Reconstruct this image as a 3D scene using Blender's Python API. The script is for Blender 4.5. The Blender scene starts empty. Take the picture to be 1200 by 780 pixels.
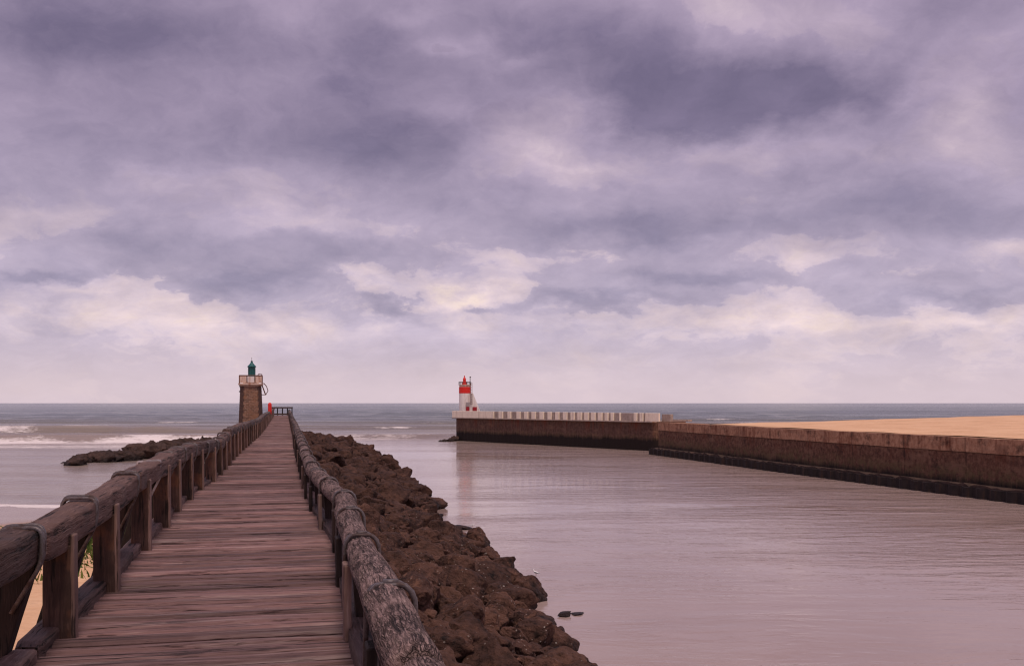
import bpy, bmesh, math, random
import numpy as np
from mathutils import Vector, Matrix, Euler, noise as mnoise
random.seed(7); rng = np.random.default_rng(7)
SC = bpy.context.scene
COL = SC.collection
R = math.radians
F = 1166.667            # focal length in photo pixels (35 mm lens)
EYE = 6.0               # eye above the water
DECK = 4.3              # deck level above the water
SLOPE = -0.2271         # the pier runs off to the left: x = lat + SLOPE*y

def P(px, py, Y):       # photo pixel at depth Y -> world point
    return Vector(((px - 600) / F * Y, Y, EYE - (py - 472) / F * Y))
def lerp(a, b, t): return a + (b - a) * t
def interp(tab, y): return float(np.interp(y, [t[0] for t in tab], [t[1] for t in tab]))
def nz(x, y, z=0.0): return mnoise.noise(Vector((x, y, z)))
def fbm(x, y, z=0.0, o=4): return mnoise.fractal(Vector((x, y, z)), 1.0, 2.0, o)

# ------------------------------------------------------------------ scene graph helpers
class MB:
    def __init__(s): s.v = []; s.f = []; s.a = []
    def add(s, vs, fs, attr=0.0):
        o = len(s.v); s.v += [Vector(v) for v in vs]; s.f += [tuple(i + o for i in f) for f in fs]
        s.a += [attr] * len(vs)
    def box(s, c, d, rot=None, attr=0.0):
        hx, hy, hz = d[0] / 2, d[1] / 2, d[2] / 2
        vs = [Vector((x, y, z)) for x in (-hx, hx) for y in (-hy, hy) for z in (-hz, hz)]
        if rot is not None: vs = [rot @ v for v in vs]
        c = Vector(c); vs = [v + c for v in vs]
        s.add(vs, [(0, 1, 3, 2), (4, 6, 7, 5), (0, 4, 5, 1), (2, 3, 7, 6), (0, 2, 6, 4), (1, 5, 7, 3)], attr)
    def lathe(s, c, prof, n=20, cap=True, attr=0.0):
        vs = []; fs = []
        for r, z in prof:
            for k in range(n):
                a = 2 * math.pi * k / n
                vs.append((c[0] + r * math.cos(a), c[1] + r * math.sin(a), c[2] + z))
        for i in range(len(prof) - 1):
            for k in range(n):
                fs.append((i * n + k, i * n + (k + 1) % n, (i + 1) * n + (k + 1) % n, (i + 1) * n + k))
        if cap:
            fs.append(tuple(reversed(range(n)))); fs.append(tuple((len(prof) - 1) * n + k for k in range(n)))
        s.add(vs, fs, attr)
    def tube(s, pts, r, n=8, attr=0.0, flat=None):   # sweep round (or flat=(w,t)) section along points
        pts = [Vector(p) for p in pts]; vs = []; fs = []; m = len(pts)
        up = Vector((0, 0, 1))
        prev = None
        for i, p in enumerate(pts):
            t = (pts[min(i + 1, m - 1)] - pts[max(i - 1, 0)]).normalized()
            if prev is None:
                a = t.orthogonal().normalized() if flat is None else flat[2].normalized()
            else: a = prev
            a = (a - t * a.dot(t)).normalized(); prev = a
            b = t.cross(a)
            rr = r[i] if isinstance(r, (list, tuple)) else r
            for k in range(n):
                an = 2 * math.pi * (k + .5) / n
                if flat is None: vs.append(p + a * (rr * math.cos(an)) + b * (rr * math.sin(an)))
                else:
                    cx, cy = math.cos(an), math.sin(an)
                    sx = math.copysign(abs(cx) ** .45, cx); sy = math.copysign(abs(cy) ** .45, cy)
                    vs.append(p + a * (flat[0] / 2 * sx) + b * (flat[1] / 2 * sy))
        for i in range(m - 1):
            for k in range(n):
                fs.append((i * n + k, i * n + (k + 1) % n, (i + 1) * n + (k + 1) % n, (i + 1) * n + k))
        fs.append(tuple(reversed(range(n)))); fs.append(tuple((m - 1) * n + k for k in range(n)))
        s.add(vs, fs, attr)
    def prism(s, poly, d, attr=0.0):     # closed polygon (world points), extruded by vector d
        n = len(poly); d = Vector(d); vs = [Vector(p) for p in poly] + [Vector(p) + d for p in poly]
        fs = [tuple(reversed(range(n))), tuple(range(n, 2 * n))] + [(k, (k + 1) % n, n + (k + 1) % n, n + k) for k in range(n)]
        s.add(vs, fs, attr)
    def build(s, name, mat, parent=None, origin=None, smooth=False, bevel=0.0, bseg=2):
        if origin is None:
            xs = [v.x for v in s.v]; ys = [v.y for v in s.v]; zs = [v.z for v in s.v]
            origin = Vector(((min(xs) + max(xs)) / 2, (min(ys) + max(ys)) / 2, min(zs)))
        origin = Vector(origin)
        me = bpy.data.meshes.new(name); me.from_pydata([v - origin for v in s.v], [], s.f)
        at = me.attributes.new('rnd', 'FLOAT', 'POINT'); at.data.foreach_set('value', s.a)
        bm = bmesh.new(); bm.from_mesh(me); bmesh.ops.recalc_face_normals(bm, faces=bm.faces); bm.to_mesh(me); bm.free()
        if smooth: me.shade_smooth()
        me.materials.append(mat)
        o = bpy.data.objects.new(name, me); COL.objects.link(o)
        o.location = origin - (wloc(parent) if parent else Vector())
        if parent: o.parent = parent
        if bevel:
            b = o.modifiers.new('bevel', 'BEVEL'); b.width = bevel; b.segments = bseg; b.limit_method = 'ANGLE'
        return o
def wloc(o):
    v = Vector(o.location)
    while o.parent: o = o.parent; v += Vector(o.location)
    return v
def tag(o, label=None, cat=None, group=None, kind=None):
    if label: o['label'] = label
    if cat: o['category'] = cat
    if group: o['group'] = group
    if kind: o['kind'] = kind
    return o
def thing(name, loc, label, cat, group=None):
    o = bpy.data.objects.new(name, None); COL.objects.link(o); o.location = loc; o.empty_display_size = .3
    return tag(o, label, cat, group)

# ------------------------------------------------------------------ node helpers
class NT:
    def __init__(s, tree): s.t = tree; s.n = tree.nodes; s.l = tree.links
    def put(s, sock, v):
        if hasattr(v, 'is_output'): s.l.new(v, sock)
        else: sock.default_value = v
    def node(s, typ, ins=None, **pr):
        n = s.n.new(typ)
        for k, v in pr.items(): setattr(n, k, v)
        for k, v in (ins or {}).items(): s.put(n.inputs[k], v)
        return n
    def m(s, op, a, b=0.0, c=0.0, clamp=False):
        n = s.n.new('ShaderNodeMath'); n.operation = op; n.use_clamp = clamp
        for i, v in enumerate((a, b, c)): s.put(n.inputs[i], v)
        return n.outputs[0]
    def vm(s, op, a, b=(0, 0, 0)):
        n = s.n.new('ShaderNodeVectorMath'); n.operation = op
        s.put(n.inputs[0], a); s.put(n.inputs[1], b); return n.outputs[0]
    def mix(s, f, a, b, blend='MIX'):
        n = s.n.new('ShaderNodeMix'); n.data_type = 'RGBA'; n.blend_type = blend
        s.put(n.inputs[0], f); s.put(n.inputs[6], c4(a)); s.put(n.inputs[7], c4(b)); return n.outputs[2]
    def noise(s, vec, scale, detail=4, rough=.5, dist=0.0, lac=2.0):
        n = s.node('ShaderNodeTexNoise', {'Vector': vec, 'Scale': scale, 'Detail': detail, 'Roughness': rough, 'Distortion': dist, 'Lacunarity': lac}); return n.outputs['Fac']
    def voro(s, vec, scale, feature='F1', rnd=1.0, out='Distance'):
        n = s.node('ShaderNodeTexVoronoi', {'Vector': vec, 'Scale': scale, 'Randomness': rnd}, feature=feature); return n.outputs[out]
    def ramp(s, f, stops, interp='LINEAR'):
        n = s.n.new('ShaderNodeValToRGB'); cr = n.color_ramp; cr.interpolation = interp
        while len(cr.elements) < len(stops): cr.elements.new(.5)
        for e, (p, c) in zip(cr.elements, stops): e.position = p; e.color = c4(c)
        s.put(n.inputs[0], f); return n.outputs[0]
    def mr(s, v, a, b, c=0.0, d=1.0, smooth=False):
        n = s.node('ShaderNodeMapRange', {0: v, 1: a, 2: b, 3: c, 4: d}); n.clamp = True
        if smooth: n.interpolation_type = 'SMOOTHSTEP'
        return n.outputs[0]
    def map(s, vec, scale=(1, 1, 1), rot=(0, 0, 0), loc=(0, 0, 0)):
        return s.node('ShaderNodeMapping', {'Vector': vec, 'Location': loc, 'Rotation': rot, 'Scale': scale}).outputs[0]
    def bump(s, h, strength, dist, normal=None):
        ins = {'Height': h, 'Strength': strength, 'Distance': dist}
        if normal is not None: ins['Normal'] = normal
        return s.node('ShaderNodeBump', ins).outputs[0]
    def pos(s): return s.node('ShaderNodeNewGeometry').outputs['Position']
    def obj(s): return s.node('ShaderNodeTexCoord').outputs['Object']
    def attr(s, name): return s.node('ShaderNodeAttribute', attribute_name=name).outputs['Fac']
    def xyz(s, v): return s.node('ShaderNodeSeparateXYZ', {0: v}).outputs
    def comb(s, x, y, z): return s.node('ShaderNodeCombineXYZ', {0: x, 1: y, 2: z}).outputs[0]
def c4(c):
    if isinstance(c, (tuple, list)) and len(c) == 3: return (c[0], c[1], c[2], 1)
    return c
def srgb(r, g, b):
    f = lambda v: (v / 255 / 12.92) if v / 255 <= .04045 else ((v / 255 + .055) / 1.055) ** 2.4
    return (f(r), f(g), f(b))
def mat(name):
    m = bpy.data.materials.new(name); m.use_nodes = True
    t = m.node_tree; b = t.nodes['Principled BSDF']
    return m, NT(t), b
def fin(nt, b, color, rough=.8, normal=None, spec=.3, metal=0.0):
    nt.put(b.inputs['Base Color'], c4(color)); nt.put(b.inputs['Roughness'], rough)
    b.inputs['Specular IOR Level'].default_value = spec; nt.put(b.inputs['Metallic'], metal)
    if normal is not None: nt.put(b.inputs['Normal'], normal)

PIERROT = math.atan(-SLOPE)     # anticlockwise turn of the pier from +Y

def wood(name, axis, light, mid, dark, bumpd=.012, crack=.55, patch=.5, rust=0.0, frame='world', streak=False):
    m, n, b = mat(name)
    v = n.pos() if frame == 'world' else n.obj()
    v = n.map(v, rot=(0, 0, -PIERROT))
    rnd = n.attr('rnd')
    v = n.vm('ADD', v, n.comb(n.m('MULTIPLY', rnd, 13.7), n.m('MULTIPLY', rnd, 7.3), n.m('MULTIPLY', rnd, 3.1)))
    k = [26.0, 26.0, 26.0]; k['xyz'.index(axis)] = 1.1
    k2 = [60.0, 60.0, 60.0]; k2['xyz'.index(axis)] = 2.2
    k3 = [7.0, 7.0, 7.0]; k3['xyz'.index(axis)] = .7
    warp = n.vm('ADD', v, n.vm('MULTIPLY', n.node('ShaderNodeTexNoise', {'Vector': v, 'Scale': 3.0, 'Detail': 2.0}).outputs['Color'], (.05, .05, .05)))
    g1 = n.noise(n.map(warp, scale=k), 1.0, 5, .6)
    g2 = n.noise(n.map(warp, scale=k2), 1.0, 3, .6)
    g3 = n.noise(n.map(warp, scale=k3), 1.0, 4, .6)
    blot = n.noise(v, 1.7, 5, .62)
    f = n.m('ADD', n.m('MULTIPLY', g1, .6), n.m('MULTIPLY', g3, .4))
    col = n.ramp(f, [(.33, dark), (.46, mid), (.56, mid), (.7, light)])
    col = n.mix(n.mr(g2, .55, .72), col, n.mix(.5, col, light))
    col = n.mix(n.m('MULTIPLY', n.mr(blot, .5, .68), patch), col, n.mix(.75, col, dark))
    crk = n.mr(g1, .36, .42, 1.0, 0.0)
    col = n.mix(n.m('MULTIPLY', crk, crack), col, (dark[0] * .4, dark[1] * .4, dark[2] * .4))
    if streak:       # long weathering streaks and damp, dirty margins along the boards
        sk = n.noise(n.map(v, scale=(.45, 9, 9)), 1.0, 5, .7)
        col = n.mix(n.m('MULTIPLY', n.mr(sk, .5, .62), .75), col, n.mix(.25, dark, mid))
        lt = n.noise(n.map(n.vm('ADD', v, (3, 5, 1)), scale=(.5, 14, 14)), 1.0, 4, .65)
        col = n.mix(n.m('MULTIPLY', n.mr(lt, .55, .66), .6), col, (.44, .32, .30))
    rv = n.mr(rnd, 0, 1, .55, 1.25)
    col = n.mix(1.0, col, n.comb(rv, rv, rv), 'MULTIPLY')
    if rust:
        col = n.mix(n.m('MULTIPLY', n.mr(n.noise(v, 2.3, 4, .6), .56, .66), rust), col, (.26, .10, .045))
    h = n.m('ADD', n.m('ADD', n.m('MULTIPLY', g1, 1.0), n.m('MULTIPLY', g2, .35)), n.m('MULTIPLY', g3, .6))
    h = n.m('SUBTRACT', h, n.m('MULTIPLY', crk, .35))
    fin(n, b, col, n.mr(blot, .35, .7, .8, .6), n.bump(h, 1.0, bumpd), .25)
    return m

# ------------------------------------------------------------------ materials
M = {}
M['deck'] = wood('deck_planks_wood', 'x', (.40, .27, .248), (.228, .128, .120), (.052, .028, .026), .018, .6, .45, 0.0, 'world', True)
M['rail'] = wood('hewn_rail_wood', 'y', (.30, .19, .16), (.115, .064, .05), (.022, .012, .010), .024, .85, .65)
M['post'] = wood('post_wood', 'z', (.22, .125, .095), (.088, .046, .035), (.02, .011, .009), .014, .8, .9, .3)
M['strut'] = wood('strut_wood', 'z', (.10, .06, .048), (.038, .022, .018), (.011, .007, .006), .012, .7, .7)
M['cleat'] = wood('cleat_wood', 'z', (.36, .25, .22), (.2, .12, .10), (.045, .026, .022), .008, .7, .45)
M['kerb'] = wood('kerb_wood', 'y', (.34, .24, .215), (.15, .09, .076), (.03, .018, .015), .014, .8, .75)
M['pile'] = wood('pile_wood', 'z', (.14, .09, .075), (.07, .042, .034), (.02, .013, .011), .02, .7, .7)

def log_mat():
    m, n, b = mat('cracked_log_wood')
    v = n.map(n.pos(), rot=(0, 0, -PIERROT))
    warp = n.vm('ADD', v, n.vm('MULTIPLY', n.vm('SUBTRACT', n.node('ShaderNodeTexNoise', {'Vector': v, 'Scale': 7.0, 'Detail': 5.0, 'Roughness': .65}).outputs['Color'], (.5, .5, .5)), (.045, .16, .045)))
    def fissure(sc, w, off):      # long checks that wander along the grain
        q = n.noise(n.vm('ADD', n.map(warp, scale=sc), (off, off, off)), 1.0, 2, .5)
        return n.mr(n.m('ABSOLUTE', n.m('SUBTRACT', q, .5)), 0, w, 1, 0)
    lens = n.mr(n.noise(n.map(warp, scale=(26, 1.6, 26)), 1.0, 3, .5), .335, .365, 1, 0)
    f1 = n.m('MAXIMUM', fissure((22, 1.2, 22), .035, 1.0), lens); f2 = fissure((40, 2.4, 40), .045, 5.0); f3 = fissure((75, 6, 75), .06, 9.0)
    g = n.noise(n.map(warp, scale=(75, 7, 75)), 1.0, 5, .68)
    blot = n.noise(v, 2.6, 6, .65)
    blot2 = n.noise(n.vm('ADD', v, (9, 4, 2)), 4.5, 6, .7)
    col = n.ramp(g, [(.32, (.13, .085, .076)), (.5, (.30, .20, .183)), (.68, (.45, .325, .30))])
    where = n.mr(blot, .40, .58, .12, 1)
    ck = n.m('MAXIMUM', n.m('MULTIPLY', f1, n.mr(blot, .36, .5, .3, 1)), n.m('MULTIPLY', n.m('MAXIMUM', f2, n.m('MULTIPLY', f3, .7)), where))
    col = n.mix(n.m('MULTIPLY', n.mr(blot2, .54, .68), .5), col, (.075, .05, .045))
    col = n.mix(n.m('MULTIPLY', n.mr(n.noise(n.vm('ADD', v, (3, 1, 8)), 3.5, 7, .72), .57, .68), .5), col, (.52, .40, .33))
    col = n.mix(n.m('MULTIPLY', ck, .95), col, (.014, .009, .009))
    h = n.m('ADD', n.m('ADD', n.m('MULTIPLY', g, .55), n.m('MULTIPLY', ck, -1.0)), n.m('MULTIPLY', n.noise(v, 30, 5, .7), .4))
    fin(n, b, col, .85, n.bump(h, 1.0, .022), .2)
    return m
M['log'] = log_mat()

def metal_mat(name, c, rustc, amt):
    m, n, b = mat(name); v = n.pos()
    g = n.noise(v, 14, 5, .65); g2 = n.noise(v, 90, 3, .6)
    col = n.mix(n.m('MULTIPLY', n.mr(g, .48, .6), amt), c, rustc)
    fin(n, b, n.mix(n.mr(g2, .4, .65), col, n.mix(.5, col, rustc)), n.mr(g, .35, .65, .42, .75), n.bump(g2, .5, .004), .4, .55)
    return m
M['strap'] = metal_mat('weathered_iron', (.16, .14, .145), (.085, .05, .04), .8)
M['galv'] = metal_mat('galvanised_steel', (.5, .47, .49), (.28, .22, .2), .5)
M['darkmetal'] = metal_mat('dark_painted_steel', (.07, .06, .06), (.12, .06, .04), .5)

def rock_mat(name, base, rusty, dark, barn=1.0):
    m, n, b = mat(name)
    o = n.obj(); p = n.pos(); rnd = n.node('ShaderNodeObjectInfo').outputs['Random']
    a = n.noise(p, .9, 6, .62); c = n.noise(p, 4.5, 7, .68); d = n.noise(p, 22, 5, .65)
    col = n.ramp(c, [(.36, dark), (.47, base), (.56, base), (.68, rusty)])
    col = n.mix(n.mr(a, .42, .62), col, n.mix(.55, col, rusty))
    col = n.mix(n.m('MULTIPLY', n.mr(n.noise(n.vm('ADD', p, (5, 5, 5)), 2.1, 7, .7), .54, .64), .6), col, dark)
    rv = n.mr(n.m('ADD', n.m('MULTIPLY', rnd, .7), n.m('MULTIPLY', n.attr('rnd'), .3)), 0, 1, .7, 1.35)
    col = n.mix(1.0, col, n.comb(rv, n.m('MULTIPLY', rv, .98), n.m('MULTIPLY', rv, .96)), 'MULTIPLY')
    pit = n.voro(n.vm('ADD', p, n.vm('MULTIPLY', n.node('ShaderNodeTexNoise', {'Vector': p, 'Scale': 6.0}).outputs['Color'], (.15, .15, .15))), 9.0, 'SMOOTH_F1')
    col = n.mix(n.m('MULTIPLY', n.mr(d, .58, .68), .5), col, dark)
    _, y_, z = n.xyz(p)
    zz = n.m('ADD', z, n.m('MULTIPLY', n.m('SUBTRACT', a, .5), 1.2))
    if barn:
        sp = n.m('MAXIMUM', n.mr(n.voro(p, 6.5), .085, .13, 1, 0), n.mr(n.voro(n.vm('ADD', p, (3, 7, 1)), 3.2), .07, .10, 1, 0))
        far = n.mr(n.noise(p, 1.1, 3, .6), .40, .54)
        sp = n.m('MULTIPLY', n.m('MULTIPLY', sp, far), n.mr(n.m('ADD', zz, n.m('MULTIPLY', y_, .06)), 2.6, 4.6, barn, 0))
        col = n.mix(n.m('MULTIPLY', sp, .85), col, (.50, .43, .38))
    wet = n.mr(zz, .15, .55, 1, 0)                     # tide-wetted, weed-stained foot of the rocks
    col = n.mix(n.m('MULTIPLY', wet, .8), col, (dark[0] * .7, dark[1] * .75, dark[2] * .8))
    h = n.m('ADD', n.m('ADD', n.m('MULTIPLY', c, 1.0), n.m('MULTIPLY', d, .45)), n.m('MULTIPLY', pit, .5))
    fin(n, b, col, n.mr(wet, 0, 1, .85, .45), n.bump(h, 1.0, .13), .25)
    return m
M['rock'] = rock_mat('rusty_rock', (.078, .039, .030), (.178, .088, .060), (.012, .007, .006))
M['darkrock'] = rock_mat('dark_rock', (.06, .036, .03), (.11, .062, .048), (.02, .013, .012), 0)

def sand_mat():
    m, n, b = mat('orange_sand'); p = n.pos()
    a = n.noise(p, .25, 5, .6); c = n.noise(n.map(p, scale=(1, 1.6, 1)), 2.6, 5, .62); d = n.noise(p, 45, 3, .6)
    col = n.ramp(n.m('ADD', n.m('MULTIPLY', a, .55), n.m('MULTIPLY', c, .45)), [(.32, (.60, .345, .19)), (.5, (.77, .47, .275)), (.68, (.84, .55, .345))])
    col = n.mix(n.m('MULTIPLY', n.mr(c, .64, .72), .35), col, (.33, .18, .10))
    st = n.noise(n.map(p, scale=(.18, .9, 1), rot=(0, 0, .3)), 1.0, 6, .65)
    col = n.mix(n.m('MULTIPLY', n.mr(st, .54, .66), .45), col, (.40, .215, .115))
    z = n.m('ADD', n.xyz(p)[2], n.m('MULTIPLY', n.m('SUBTRACT', n.noise(p, .12, 3, .5), .5), .35))
    wet = n.mr(z, .26, .42, 1, 0, True)
    col = n.mix(n.m('MULTIPLY', wet, .85), col, (.26, .185, .165))
    foot = n.voro(n.map(p, scale=(1, .7, 1)), 1.6, 'SMOOTH_F1')
    h = n.m('ADD', n.m('MULTIPLY', c, 1.0), n.m('ADD', n.m('MULTIPLY', d, .1), n.m('MULTIPLY', foot, .35)))
    dry = n.mr(wet, 0, 1, 1, .08)
    fin(n, b, col, n.mr(wet, 0, 1, .95, .22), n.bump(h, dry, .09), .35)
    return m
M['sand'] = sand_mat()

def quay_mat(name, far):
    m, n, b = mat(name); p = n.pos(); x, y, z = n.xyz(p)
    st = n.noise(n.map(p, scale=(.9, .9, .09)), 1.6, 6, .68)          # streaks run down the face
    st2 = n.noise(n.map(p, scale=(1, 1, .05)), 5.0, 5, .7)
    a = n.noise(p, .55, 6, .65); c = n.noise(p, 3.2, 6, .65)
    base = n.ramp(c, [(.3, (.06, .028, .019)), (.5, (.135, .066, .043)), (.7, (.22, .118, .076))] if not far else [(.3, (.07, .036, .026)), (.5, (.11, .06, .044)), (.7, (.16, .095, .07))])
    if not far:
        cap = n.ramp(c, [(.3, (.24, .115, .068)), (.5, (.40, .215, .13)), (.7, (.50, .30, .19))])
        edge = n.m('ADD', z, n.m('MULTIPLY', n.m('SUBTRACT', a, .5), .12))
        col = n.mix(n.mr(edge, 2.78, 2.84), base, cap)
        col = n.mix(n.m('MULTIPLY', n.m('MULTIPLY', n.mr(n.m('ADD', n.m('MULTIPLY', st, .6), n.m('MULTIPLY', a, .4)), .49, .60), n.mr(z, 1.7, 3.2)), .85), col, (.13, .036, .018))
        col = n.mix(n.m('MULTIPLY', n.mr(n.noise(n.vm('ADD', p, (4, 9, 2)), .8, 7, .7), .55, .66), .7), col, (.035, .02, .017))
        joint = n.m('MULTIPLY', n.mr(n.m('ABSOLUTE', n.m('SUBTRACT', edge, 2.78)), .0, .045, 1, 0), .8)
        col = n.mix(joint, col, (.03, .017, .014))
        # vertical pour joints every 6.2 m
        fr = n.m('ABSOLUTE', n.m('SUBTRACT', n.m('FRACT', n.m('DIVIDE', y, 6.2)), .5))
        col = n.mix(n.m('MULTIPLY', n.mr(fr, .0, .011, 1, 0), .75), col, (.03, .017, .014))
    else:
        col = n.mix(n.m('MULTIPLY', n.mr(st2, .5, .64), .55), base, (.19, .11, .085))
        col = n.mix(n.m('MULTIPLY', n.mr(st, .52, .64), n.mr(z, 2.0, 3.4)), col, (.16, .05, .03))
    col = n.mix(n.m('MULTIPLY', n.mr(n.noise(n.map(p, scale=(.4, .4, 1.1)), 1.0, 7, .7), .54, .64), .55), col, (.23, .13, .085))
    moss = n.m('MULTIPLY', n.mr(n.m('ADD', z, n.m('MULTIPLY', n.m('SUBTRACT', a, .5), 1.2)), 1.3, 2.1, 1, 0), n.mr(n.noise(p, 1.8, 6, .7), .42, .56))
    col = n.mix(n.m('MULTIPLY', moss, .75), col, (.125, .09, .045))
    zz = n.m('ADD', z, n.m('ADD', n.m('MULTIPLY', n.m('SUBTRACT', st2, .5), .7), n.m('MULTIPLY', n.m('SUBTRACT', a, .5), .9)))
    tide = n.mr(zz, .75 if not far else 1.25, 1.25 if not far else 1.75, 1, 0)
    col = n.mix(n.m('MULTIPLY', tide, .95), col, (.016, .011, .011))
    h = n.m('ADD', n.m('MULTIPLY', c, .7), n.m('MULTIPLY', st2, .5))
    fin(n, b, col, .85, n.bump(h, .9, .06), .2)
    return m
M['quay'] = quay_mat('quay_concrete', False)
M['quayfar'] = quay_mat('pierhead_concrete', True)

def plain(name, c, var=.2, rough=.7, scale=6.0, bumpd=.01, spec=.3, stain=None, stainamt=.5):
    m, n, b = mat(name); p = n.pos()
    a = n.noise(p, scale, 6, .65); s = n.noise(n.map(p, scale=(1, 1, .15)), scale * .8, 5, .7)
    d = tuple(x * (1 - var) for x in c); l = tuple(min(1, x * (1 + var)) for x in c)
    col = n.ramp(a, [(.3, d), (.5, c), (.7, l)])
    if stain: col = n.mix(n.m('MULTIPLY', n.mr(s, .52, .66), stainamt), col, stain)
    fin(n, b, col, rough, n.bump(a, .6, bumpd), spec)
    return m
M['ledge'] = plain('ledge_concrete', (.06, .036, .028), .5, .8, 2.0, .08)
M['sheet'] = plain('sheet_pile_steel', (.016, .010, .010), .5, .7, 3.0, .03, stain=(.07, .035, .02))
M['parapet'] = plain('parapet_white_concrete', (.90, .77, .63), .08, .8, 2.0, .02, stain=(.45, .33, .24), stainamt=.5)
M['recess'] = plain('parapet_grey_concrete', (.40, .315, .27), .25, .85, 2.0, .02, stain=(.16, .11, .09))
M['jettytop'] = plain('jetty_top_concrete', (.36, .29, .25), .2, .85, 1.5, .02)
M['white'] = plain('white_paint', (.84, .77, .73), .06, .6, 1.6, .006, stain=(.42, .27, .21), stainamt=.45)
M['redpaint'] = plain('red_paint', (.75, .03, .022), .15, .45, 4.0, .004)
M['reddoor'] = plain('dark_red_door_paint', (.33, .02, .03), .15, .5, 4.0, .004)
M['niche'] = plain('grey_render', (.36, .31, .31), .15, .8, 4.0, .01)
M['green'] = plain('green_paint', (.008, .10, .10), .25, .4, 5.0, .004, .5)
M['greendark'] = plain('dark_green_paint', (.008, .075, .07), .25, .45, 5.0, .004, .5)
M['galpeach'] = plain('gallery_cream_concrete', (.72, .52, .42), .12, .75, 3.0, .015, stain=(.36, .12, .06), stainamt=.8)
M['galwhite'] = plain('gallery_white_panel', (.82, .72, .68), .06, .6, 3.0, .006, stain=(.5, .25, .16), stainamt=.5)
M['ruststeel'] = plain('rusty_steel', (.17, .07, .05), .3, .7, 8.0, .006)

def stone_mat():
    m, n, b = mat('coursed_stone')
    o = n.obj(); x, y, z = n.xyz(o)
    u = n.m('MULTIPLY', n.m('ARCTAN2', y, x), 1.35)
    br = n.node('ShaderNodeTexBrick', {'Vector': n.comb(u, z, 0.0), 'Color1': c4((.40, .215, .15)), 'Color2': c4((.20, .11, .08)), 'Mortar': c4((.52, .36, .27)), 'Scale': 1.0,
        'Mortar Size': .016, 'Mortar Smooth': .3, 'Bias': 0.0, 'Brick Width': .42, 'Row Height': .21})
    g = n.noise(o, 5, 6, .65); a = n.noise(o, .8, 5, .6)
    col = n.mix(n.mr(g, .35, .65), n.mix(.55, br.outputs[0], (.07, .04, .03)), br.outputs[0])
    col = n.mix(n.m('MULTIPLY', n.mr(a, .45, .62), .5), col, (.33, .15, .075))
    fin(n, b, col, .9, n.bump(n.m('SUBTRACT', g, n.m('MULTIPLY', br.outputs[1], .8)), .9, .04), .2)
    return m
M['stone'] = stone_mat()
M['quoin'] = plain('dark_quoin_stone', (.105, .06, .05), .35, .9, 4.0, .04)

def water_mat():
    m, n, b = mat('silty_sea_water'); p = n.pos(); x, y, z = n.xyz(p)
    sea = n.m('MAXIMUM', n.mr(y, 120, 190, 0, 1, True), n.m('MULTIPLY', n.mr(n.m('SUBTRACT', x, n.m('MULTIPLY', y, SLOPE)), -14, -5, 1, 0, True), .75))
    wv = n.vm('ADD', p, n.vm('MULTIPLY', n.vm('SUBTRACT', n.node('ShaderNodeTexNoise', {'Vector': n.map(p, scale=(.12, .2, 1)), 'Scale': 1.0, 'Detail': 3.0}).outputs['Color'], (.5, .5, .5)), (3.0, 3.5, 0)))
    r1 = n.noise(n.map(wv, scale=(.30, 1.15, 1)), 1.0, 5, .55)
    r2 = n.noise(n.map(wv, scale=(1.1, 3.6, 1), rot=(0, 0, .12)), 1.0, 4, .55)
    r3 = n.noise(n.map(wv, scale=(.055, .26, 1)), 1.0, 5, .55)
    calm = n.noise(n.map(p, scale=(.02, .075, 1)), 1.0, 4, .6)
    lat = n.m('SUBTRACT', x, n.m('MULTIPLY', y, SLOPE))
    amp = n.m('MULTIPLY', n.mr(calm, .40, .60, .3, 1.0), n.m('MAXIMUM', n.mr(lat, 20, 42, .42, 1.9), sea))
    h = n.m('ADD', n.m('MULTIPLY', r1, n.m('MULTIPLY', amp, 1.0)), n.m('MULTIPLY', r2, n.m('MULTIPLY', amp, .42)))
    h = n.m('MULTIPLY', h, n.m('ADD', 1.0, n.m('MULTIPLY', sea, 2.0)))
    h = n.m('ADD', h, n.m('MULTIPLY', n.m('MULTIPLY', r3, sea), 4.2))
    off = n.mr(y, 130, 420, 0, 1, True)
    tone = n.noise(n.map(p, scale=(.0022, .012, 1)), 1.0, 5, .6)
    ch = n.ramp(n.noise(n.map(p, scale=(.05, .16, 1)), 1.0, 5, .6), [(.3, (.36, .255, .225)), (.7, (.44, .33, .30))])
    deep = n.ramp(tone, [(.35, (.11, .135, .145)), (.65, (.19, .20, .205))])
    brown = n.ramp(tone, [(.35, (.225, .175, .14)), (.65, (.31, .25, .21))])
    col = n.mix(sea, ch, brown); col = n.mix(off, col, deep)
    far = n.mr(n.m('LOGARITHM', n.m('MAXIMUM', y, 10), 10), 2.3, 3.6, 0, 1)
    foamA = n.attr('foam')
    f1 = n.noise(n.map(wv, scale=(.22, .6, 1)), 1.0, 7, .68); f2 = n.noise(n.map(p, scale=(1.1, 2.6, 1)), 1.0, 6, .7)
    ff = n.m('ADD', n.m('MULTIPLY', f1, .55), n.m('MULTIPLY', f2, .45))
    foam = n.mr(n.m('ADD', ff, n.m('MULTIPLY', foamA, .5)), .70, .86, 0, 1)
    foam = n.m('MULTIPLY', foam, n.mr(foamA, .02, .12))
    col = n.mix(foam, col, (.82, .74, .72))
    rough = n.m('ADD', n.m('ADD', .07, n.m('MULTIPLY', sea, .12)), n.m('MULTIPLY', foam, .5))
    nrm = n.bump(n.m('ADD', h, n.m('MULTIPLY', foam, .25)), 1.0, .12)
    fin(n, b, col, rough, nrm, .5); b.inputs['IOR'].default_value = 1.33
    return m
M['water'] = water_mat()

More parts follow.
